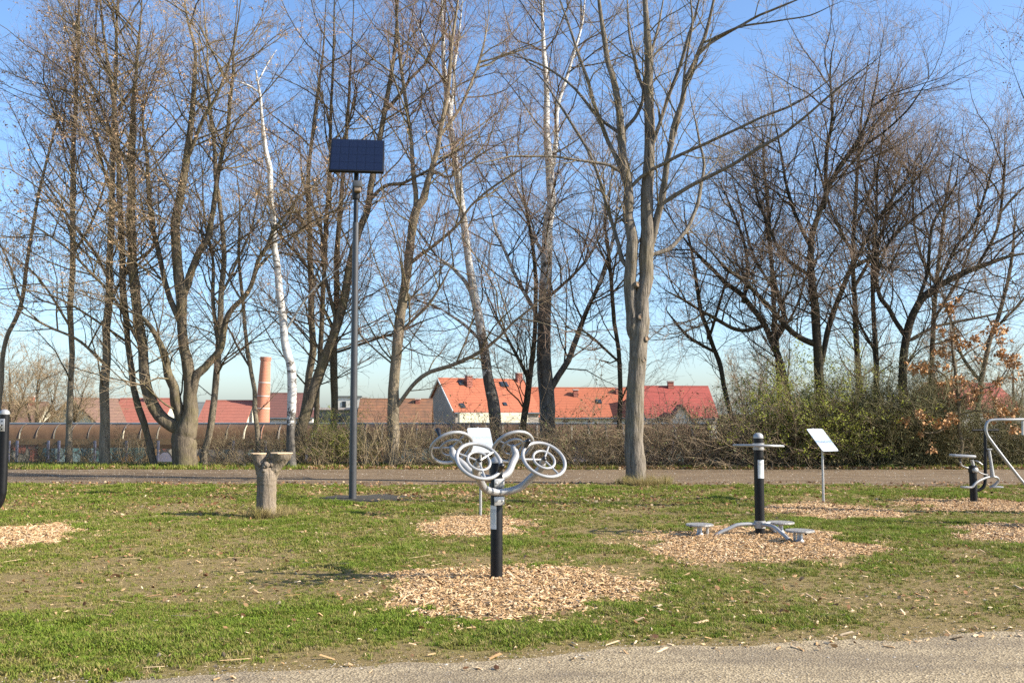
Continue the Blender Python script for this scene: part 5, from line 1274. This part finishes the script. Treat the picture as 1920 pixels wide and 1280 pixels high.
MB().box((sa + sb) / 2, (np.linalg.norm(sb - sa), 0.26, 0.055), ax=(dirn, (0, 1, 0), np.cross(dirn, (0, 1, 0)))).build('seat_plate', M['silver'], eb, bevel=0.02)
MB().tube(spline([E(1801, 866, -0.2), E(1803, 872, -0.15), E(1812, 876, -0.05), E(1824, 878)], 6), 0.013, 8).build('side_handle', M['silver'], eb)
MB().tube(spline([E(1826, 863, -0.1), E(1834, 865, -0.2), E(1842, 871, -0.2)], 6), 0.012, 8).build('side_handle', M['silver'], eb)
MB().tube(spline([E(1823, 872), E(1832, 882, -0.1), E(1843, 888, -0.1), E(1853, 890, 0)], 6), 0.012, 8).build('link_rod', M['silver'], eb)
MB().lathe(E(1829, 881, -0.09), [(0.05, -0.03), (0.055, -0.01), (0.04, 0.03), (0.01, 0.04)], 16, (0.2, -1, 0.2)).build('hub_cover', M['silver'], eb)
MB().tube(spline([E(1826, 918), E(1836, 918), E(1844, 912), E(1847, 902), E(1847.5, 880), E(1847.5, 840), E(1847, 802)], 7), 0.030, 14).build('handle_post', M['black'], eb)
MB().tube([E(1823, 806.5, -0.02), E(1872, 806.5, 0.02)], 0.019, 12).build('t_handle', M['black'], eb)
MB().tube(spline([E(1810, 913, -0.12), E(1822, 913, -0.12), E(1830, 905, -0.1), E(1842, 898, -0.05), E(1856, 893.5, 0), E(1868, 894.5, 0.05), E(1872, 900, 0.1), E(1866, 908, 0.12), E(1856, 914, 0.15)], 7), 0.024, 12).build('foot_frame', M['silver'], eb)
MB().box(E(1811, 913, -0.12), (0.15, 0.16, 0.03)).build('foot_plate', M['silver'], eb, bevel=0.008)
MB().box(E(1868, 912.5, 0.15), (0.20, 0.16, 0.03)).build('foot_plate', M['silver'], eb, bevel=0.008)
MB().tube([E(1861, 893), E(1858, 868), E(1854, 843)], [0.042, 0.030, 0.028], 12).build('upright', M['silver'], eb)
MB().box(E(1854, 842), (0.09, 0.08, 0.025)).build('upright_cap', M['silver'], eb, bevel=0.005)

# ---- silver tube frame cut by the right edge
dr = 14.0
br_ = G(1985, HZ + CAM_H * FPX / dr); br_[2] = float(gz(br_[0], br_[1]))
ft = thing('tube_frame', 'bent silver tube frame of a device cut by the right picture edge', 'fitness device', br_)
def T(px, py, dy=0.0): return P(px, py, dr + dy) - br_
MB().tube(spline([T(2060, 783, 0.1), T(1990, 785, 0.1), T(1900, 786.5, 0), T(1865, 787, 0), T(1853, 790, 0), T(1848.5, 800, 0), T(1850, 813, 0), T(1858, 826, 0), T(1885, 862, 0), T(1920, 906, 0), T(1958, 948, 0)], 7), 0.021, 14).build('bent_tube', M['silver'], ft)
MB().lathe((0, 0, -0.3), [(0.062, 0), (0.062, 0.3 + T(0, 800)[2])], 24).build('post', M['black'], ft)
MB().lathe((0, 0, T(0, 800)[2]), [(0.064, 0), (0.064, 0.015)] + [(r, z + 0.015) for r, z in dome(0.062, 0.85)], 24).build('dome_cap', M['silver'], ft)
MB().tube([T(1958, 948), T(1985, 952)], 0.03, 12).build('pivot', M['silver'], ft)
MB().tube([T(1917.5, 787, 0.3), T(1917.5, 815, 0.3)], 0.016, 10).build('hanger', M['steel'], ft)
MB().box(T(1958, 952), (0.22, 0.3, 0.03)).build('foot_plate', M['silver'], ft, bevel=0.008)

# ================================================================== LOOSE COVER: grass, chips, leaves, pebbles
def scatter(name, protos, pts, rot, sc, tint, mat, kind='stuff', label=None):
    """one object: small prototype meshes and a cloud of points in its mesh, instanced by geometry nodes"""
    g = np.random.default_rng(abs(hash(name)) % 1000 if False else len(name) * 31 + len(pts) % 97)
    Vs, Fs, pid, b = [], [], [], 0
    for k, (v, f) in enumerate(protos):
        Vs.append(np.array(v, float)); Fs += [tuple(i + b for i in q) for q in f]; pid += [k + 1] * len(v); b += len(v)
    pts = np.asarray(pts, float); n = len(pts)
    Vs.append(pts); pid += [0] * n
    V = np.vstack(Vs)
    me = bpy.data.meshes.new(name); me.from_pydata(V.tolist(), [], Fs)
    me.materials.append(mat)
    def at(nm, typ, arr, fld):
        a = me.attributes.new(nm, typ, 'POINT'); full = np.zeros((len(V),) + arr.shape[1:], arr.dtype); full[b:] = arr; a.data.foreach_set(fld, full.ravel())
    a = me.attributes.new('pid', 'INT', 'POINT'); a.data.foreach_set('value', np.array(pid, np.int32))
    at('rot', 'FLOAT_VECTOR', np.asarray(rot, np.float32), 'vector'); at('sc', 'FLOAT_VECTOR', np.asarray(sc, np.float32), 'vector')
    at('tint', 'FLOAT', np.asarray(tint, np.float32), 'value'); at('vi', 'INT', g.integers(0, len(protos), n).astype(np.int32), 'value')
    ob = link(bpy.data.objects.new(name, me)); tag(ob, label, None, None, kind)
    nt = bpy.data.node_groups.new(name + '_scatter', 'GeometryNodeTree')
    nt.interface.new_socket('Geometry', in_out='INPUT', socket_type='NodeSocketGeometry'); nt.interface.new_socket('Geometry', in_out='OUTPUT', socket_type='NodeSocketGeometry')
    gi = nt.nodes.new('NodeGroupInput'); go = nt.nodes.new('NodeGroupOutput')
    def named(nm, typ):
        q = nt.nodes.new('GeometryNodeInputNamedAttribute'); q.data_type = typ; q.inputs['Name'].default_value = nm; return q.outputs['Attribute']
    pidn = named('pid', 'INT')
    def sep(k):
        c = nt.nodes.new('FunctionNodeCompare'); c.data_type = 'INT'; c.operation = 'EQUAL'
        nt.links.new(pidn, c.inputs[2]); c.inputs[3].default_value = k
        s = nt.nodes.new('GeometryNodeSeparateGeometry'); s.domain = 'POINT'
        nt.links.new(gi.outputs[0], s.inputs['Geometry']); nt.links.new(c.outputs[0], s.inputs['Selection'])
        return s.outputs['Selection']
    gti = nt.nodes.new('GeometryNodeGeometryToInstance')
    for k in range(len(protos) - 1, -1, -1): nt.links.new(sep(k + 1), gti.inputs[0])
    iop = nt.nodes.new('GeometryNodeInstanceOnPoints'); iop.inputs['Pick Instance'].default_value = True
    nt.links.new(sep(0), iop.inputs['Points']); nt.links.new(gti.outputs[0], iop.inputs['Instance'])
    nt.links.new(named('vi', 'INT'), iop.inputs['Instance Index'])
    nt.links.new(named('rot', 'FLOAT_VECTOR'), iop.inputs['Rotation']); nt.links.new(named('sc', 'FLOAT_VECTOR'), iop.inputs['Scale'])
    nt.links.new(iop.outputs[0], go.inputs[0])
    md = ob.modifiers.new('scatter', 'NODES'); md.node_group = nt
    return ob

def tuft(n, r, h, g, lean=0.5, w=0.0035):
    V, F = [], []
    for k in range(n):
        a = g.uniform(0, 2 * math.pi); q = r * math.sqrt(g.random()); bx, by = q * math.cos(a), q * math.sin(a)
        a2 = g.uniform(0, 2 * math.pi); l = abs(g.normal(0, lean)); hh = h * g.uniform(0.5, 1.1)
        dx, dy = math.cos(a2) * l * hh, math.sin(a2) * l * hh; sx_, sy_ = -math.sin(a2) * w, math.cos(a2) * w
        b = len(V)
        V += [(bx - sx_, by - sy_, -0.005), (bx + sx_, by + sy_, -0.005), (bx + dx * 0.35 + sx_ * 0.8, by + dy * 0.35 + sy_ * 0.8, hh * 0.6), (bx + dx * 0.35 - sx_ * 0.8, by + dy * 0.35 - sy_ * 0.8, hh * 0.6), (bx + dx, by + dy, hh * 0.95)]
        F += [(b, b + 1, b + 2, b + 3), (b + 3, b + 2, b + 4)]
    return V, F
gg = np.random.default_rng(55)
def field(n, y0, y1, mx=1.15, p=1.0):
    """random spots in the lawn that the camera and its neighbourhood can see"""
    y = y0 + (y1 - y0) * gg.random(n) ** p
    x = (gg.random(n) * 2 - 1) * (y * 0.535 * mx + 0.4)
    return x, y
def rotz(n, tilt=0.12): return np.column_stack([gg.normal(0, tilt, n), gg.normal(0, tilt, n), gg.uniform(0, 2 * math.pi, n)])
def iso(s): return np.repeat(np.asarray(s)[:, None], 3, 1)

tufts = [tuft(16, 0.035, 0.05, gg) for _ in range(6)]
X_, Y_, T_, S_ = [], [], [], []
for n, y0, y1, sc in ((60000, 5.4, 10.0, 0.85), (60000, 10.0, 15.5, 1.0), (46000, 15.5, 22.6, 1.3)):
    x, y = field(n, y0, y1)
    gr = greenness(x, y); bd = bed_mask(x, y)
    keep = (y > near_edge(x) + gg.normal(0.02, 0.06, n)) & (y < trail_near(x) + gg.normal(0, 0.12, n)) & (gg.random(n) < 0.16 + 0.84 * gr) & (gg.random(n) > bd * 1.25 - 0.02 + 0.0 * x)
    keep &= np.hypot((x - lamp_xy[0] - 0.1) / 0.9, (y - lamp_xy[1] - 0.1) / 0.95) > 1 + gg.normal(0, 0.12, n)
    edge = np.exp(-((y - near_edge(x)) / 0.5) ** 2)
    keep &= gg.random(n) > edge * 0.55
    x, y, gr = x[keep], y[keep], gr[keep]
    X_.append(x); Y_.append(y); T_.append(np.clip(0.14 + 0.46 * gr + 0.5 * (fbm(x * 3.1, y * 3.1 + 8, 3) - 0.4) + gg.normal(0, 0.25, len(x)), 0, 1)); cl_ = smooth(0.45, 0.68, fbm(x * 2.6 + 5, y * 2.6, 3))
    S_.append(sc * (0.45 + 0.3 * gg.random(len(x)) + 0.3 * gr + 0.85 * cl_ * gr))
x, y = np.concatenate(X_), np.concatenate(Y_)
s_ = np.concatenate(S_)
sc3 = np.column_stack([s_ * 1.1, s_ * 1.1, s_ * 0.72])
scatter('lawn_grass', tufts, np.column_stack([x, y, gz(x, y)]), rotz(len(x)), sc3, np.concatenate(T_), M['grass'], label='short patchy lawn grass, green mixed with dry straw')
# taller grass on the verge behind the trail
n = 9000
y = 28.1 + 2.2 * gg.random(n) ** 1.4; x = gg.uniform(-19, 19, n)
pr_ = np.where(x < X(560, 29), 1.0, 0.42) * (0.3 + 0.7 * (fbm(x * 0.9, y, 3) > 0.45))
k = (y > trail_far(x) + 0.05) & (gg.random(n) < pr_); x, y = x[k], y[k]
s_ = 1.0 + 2.0 * gg.random(len(x)) ** 2
scatter('verge_grass', [tuft(18, 0.05, 0.055, gg) for _ in range(4)], np.column_stack([x, y, gz(x, y)]), rotz(len(x)), iso(s_), np.clip(gg.normal(0.55, 0.25, len(x)), 0, 1), M['grass'], label='green grass verge behind the trail')
# dry tussocks at stump and maple foot
dry = [tuft(40, 0.05, 0.22, gg, 0.75, 0.003) for _ in range(3)]
for nm, cx, cy, n, rad, sc, lab in (('dry_grass', bs[0] + 0.05, bs[1], 70, 0.34, 1.0, 'dry straw-coloured grass round the sawn stump'), ('dry_grass', X(1189, 22.5) + 0.15, 22.2, 80, 0.55, 1.3, 'dry straw-coloured grass round the maple foot')):
    a = gg.uniform(0, 2 * math.pi, n); r = rad * np.sqrt(gg.random(n)) ; r = np.maximum(r, 0.17 if 'stump' in lab else 0.3)
    x = cx + r * np.cos(a) * 1.15; y = cy + r * np.sin(a)
    scatter(nm, dry, np.column_stack([x, y, gz(x, y)]), rotz(n, 0.25), iso(sc * gg.uniform(0.4, 1.0, n)), np.clip(gg.normal(0.08, 0.07, n), 0, 1), M['grass'], label=lab)

# wood chips: one object for each bed, then strays
def chip(l, w, h, g):
    q = lambda: g.uniform(-0.25, 0.25)
    V = [(-l / 2 * (1 + q()), -w / 2 * (1 + q()), 0), (l / 2 * (1 + q()), -w / 2 * (1 + q()), 0), (l / 2 * (1 + q()), w / 2 * (1 + q()), 0), (-l / 2 * (1 + q()), w / 2 * (1 + q()), 0)]
    V += [(x * 0.85, y * 0.8, h * (1 + q())) for x, y, z in V]
    return V, [(3, 2, 1, 0), (4, 5, 6, 7), (0, 1, 5, 4), (1, 2, 6, 5), (2, 3, 7, 6), (3, 0, 4, 7)]
chips = [chip(0.045, 0.014, 0.006, gg), chip(0.03, 0.018, 0.005, gg), chip(0.065, 0.012, 0.006, gg), chip(0.025, 0.012, 0.006, gg), chip(0.05, 0.022, 0.005, gg), chip(0.085, 0.016, 0.007, gg)]
for cx, cy, rx, ry, lab in BEDS:
    n = int(rx * ry * 11500)
    x = cx + rx * 1.35 * (gg.random(n) * 2 - 1); y = cy + ry * 1.35 * (gg.random(n) * 2 - 1)
    m_ = bed_mask(x, y); k = gg.random(n) < 0.02 + m_ * 1.1
    k &= ((x - cx) / rx) ** 2 + ((y - cy) / ry) ** 2 < 1.7
    x, y, m_ = x[k], y[k], m_[k]; n = len(x)
    s_ = 0.3 + 0.8 * gg.random(n) ** 2.2
    scatter('wood_chips', chips, np.column_stack([x, y, gz(x, y) + gg.uniform(0, 0.022, n) * m_]), rotz(n, 0.28), iso(s_), np.clip(gg.normal(0.62, 0.22, n), 0, 1), M['chip'], label=lab)
n = 22000
x, y = field(n, 5.6, 22, 1.15, 0.8)
wgt = 0.16 + 0.9 * np.exp(-(((x - 4.3) / 2.4) ** 2 + ((y - 8.4) / 1.1) ** 2)) + 0.9 * np.exp(-((y - near_edge(x) - 0.05) / 0.3) ** 2) * (x > 0.8) + 0.35 * np.exp(-(((x - 0) / 2.2) ** 2 + ((y - 9.2) / 2.2) ** 2))
k = (gg.random(n) < wgt) & (y > near_edge(x) - 0.25); x, y = x[k], y[k]; n = len(x)
scatter('stray_chips', chips, np.column_stack([x, y, gz(x, y) + 0.012]), rotz(n, 0.3), iso(0.25 + 1.1 * gg.random(n) ** 2.5), np.clip(gg.normal(0.7, 0.22, n), 0, 1), M['chip'], label='stray wood chips scattered over the lawn')
# fallen leaves
def leafp(l, w, g):
    c = g.uniform(0.15, 0.5); z = lambda: g.uniform(0, 0.3) * l
    V = [(-l / 2, 0, z() * 0.3), (-l * 0.15, -w / 2, z() * c), (-l * 0.1, 0, 0.05 * l), (-l * 0.15, w / 2, z() * c), (l * 0.25, -w * 0.42, z() * c), (l * 0.25, w * 0.42, z() * c), (l * 0.2, 0, 0.06 * l), (l / 2, 0, z() * 0.8)]
    return V, [(0, 1, 2), (0, 2, 3), (1, 4, 6, 2), (2, 6, 5, 3), (4, 7, 6), (6, 7, 5)]
leaves = [leafp(0.075, 0.05, gg) for _ in range(5)]
n = 16000
n = 26000; x, y = field(n, 5.6, 23, 1.15, 0.7)
w_ = 0.05 + 0.22 * (fbm(x * 1.6 + 4, y * 1.6, 3) > 0.56) + 0.85 * smooth(14.0, 20.0, y) * (0.35 + 0.65 * (fbm(x * 1.1, y * 0.9, 3) > 0.48)) * (0.5 + 0.5 * (x < 4))
k = (gg.random(n) < w_) & (y > near_edge(x) - 0.3) & (np.hypot((x - lamp_xy[0] - 0.1) / 0.9, (y - lamp_xy[1] - 0.1) / 0.95) > 0.95); x, y = x[k], y[k]; n = len(x)
scatter('fallen_leaves', leaves, np.column_stack([x, y, gz(x, y) + 0.022]), rotz(n, 0.45), iso(gg.uniform(0.35, 0.8, n) * (1 + 0.45 * smooth(13, 18, y))), np.clip(gg.normal(0.5, 0.28, n), 0, 1), M['dead_leaf'], label='dry fallen leaves scattered over the lawn')
n = 17000
y = 28.3 + 2.6 * gg.random(n) ** 1.2; x = gg.uniform(-18, 18, n)
k = (y > trail_far(x) - 0.1) & (gg.random(n) < np.where(x > X(560, 29), 0.95, 0.3)); x, y = x[k], y[k]; n = len(x)
scatter('leaf_litter', leaves, np.column_stack([x, y, gz(x, y) + gg.uniform(0.01, 0.07, n)]), rotz(n, 0.6), iso(gg.uniform(0.6, 1.25, n)), np.clip(gg.normal(0.55, 0.26, n), 0, 1), M['dead_leaf'], label='drift of brown leaves at the foot of the hedge')
# straws and twigs on the worn patch
stick = [chip(0.16, 0.004, 0.003, gg), chip(0.10, 0.004, 0.003, gg), chip(0.2, 0.004, 0.003, gg)]
n = 90
x = gg.normal(-2.4, 1.3, n); y = gg.normal(10.2, 1.5, n); k = y > near_edge(x) + 0.1; x, y = x[k], y[k]; n = len(x)
scatter('straw_litter', stick, np.column_stack([x, y, gz(x, y) + 0.03]), np.column_stack([gg.normal(0, 0.08, n), gg.normal(0, 0.08, n), gg.normal(0.4, 0.6, n)]), iso(gg.uniform(0.5, 1.2, n)), gg.random(n), M['straw'], label='thin orange straws lying on the worn grass')
# pebbles on the paths
def stone(g):
    V = [(0, 0, 0.6)] + [(math.cos(a) * g.uniform(0.8, 1.2), math.sin(a) * g.uniform(0.7, 1.1), g.uniform(0, 0.25)) for a in np.linspace(0, 2 * math.pi, 6, endpoint=False)]
    return V, [(0, 1 + i, 1 + (i + 1) % 6) for i in range(6)]
stones = [stone(gg) for _ in range(4)]
n = 26000
y = gg.uniform(5.0, 8.0, n); x = (gg.random(n) * 2 - 1) * (y * 0.62)
k = y < near_edge(x) + np.abs(gg.normal(0, 0.16, n)); x, y = x[k], y[k]; n = len(x)
scatter('path_gravel', stones, np.column_stack([x, y, gz(x, y) + 0.006]), rotz(n, 0.2), iso(gg.uniform(0.0025, 0.0065, n) * (1 + 1.2 * (gg.random(n) > 0.985))), np.clip(gg.normal(0.58, 0.25, n), 0, 1), M['pebble'], label='fine pale gravel on the near path')
n = 5000
y = gg.uniform(TR0, TR1, n); x = gg.uniform(-16, 16, n)
scatter('trail_gravel', stones, np.column_stack([x, y, gz(x, y) + 0.006]), rotz(n, 0.2), iso(gg.uniform(0.008, 0.022, n)), np.clip(gg.normal(0.45, 0.3, n), 0, 1), M['pebble'], label='loose stones on the trail')
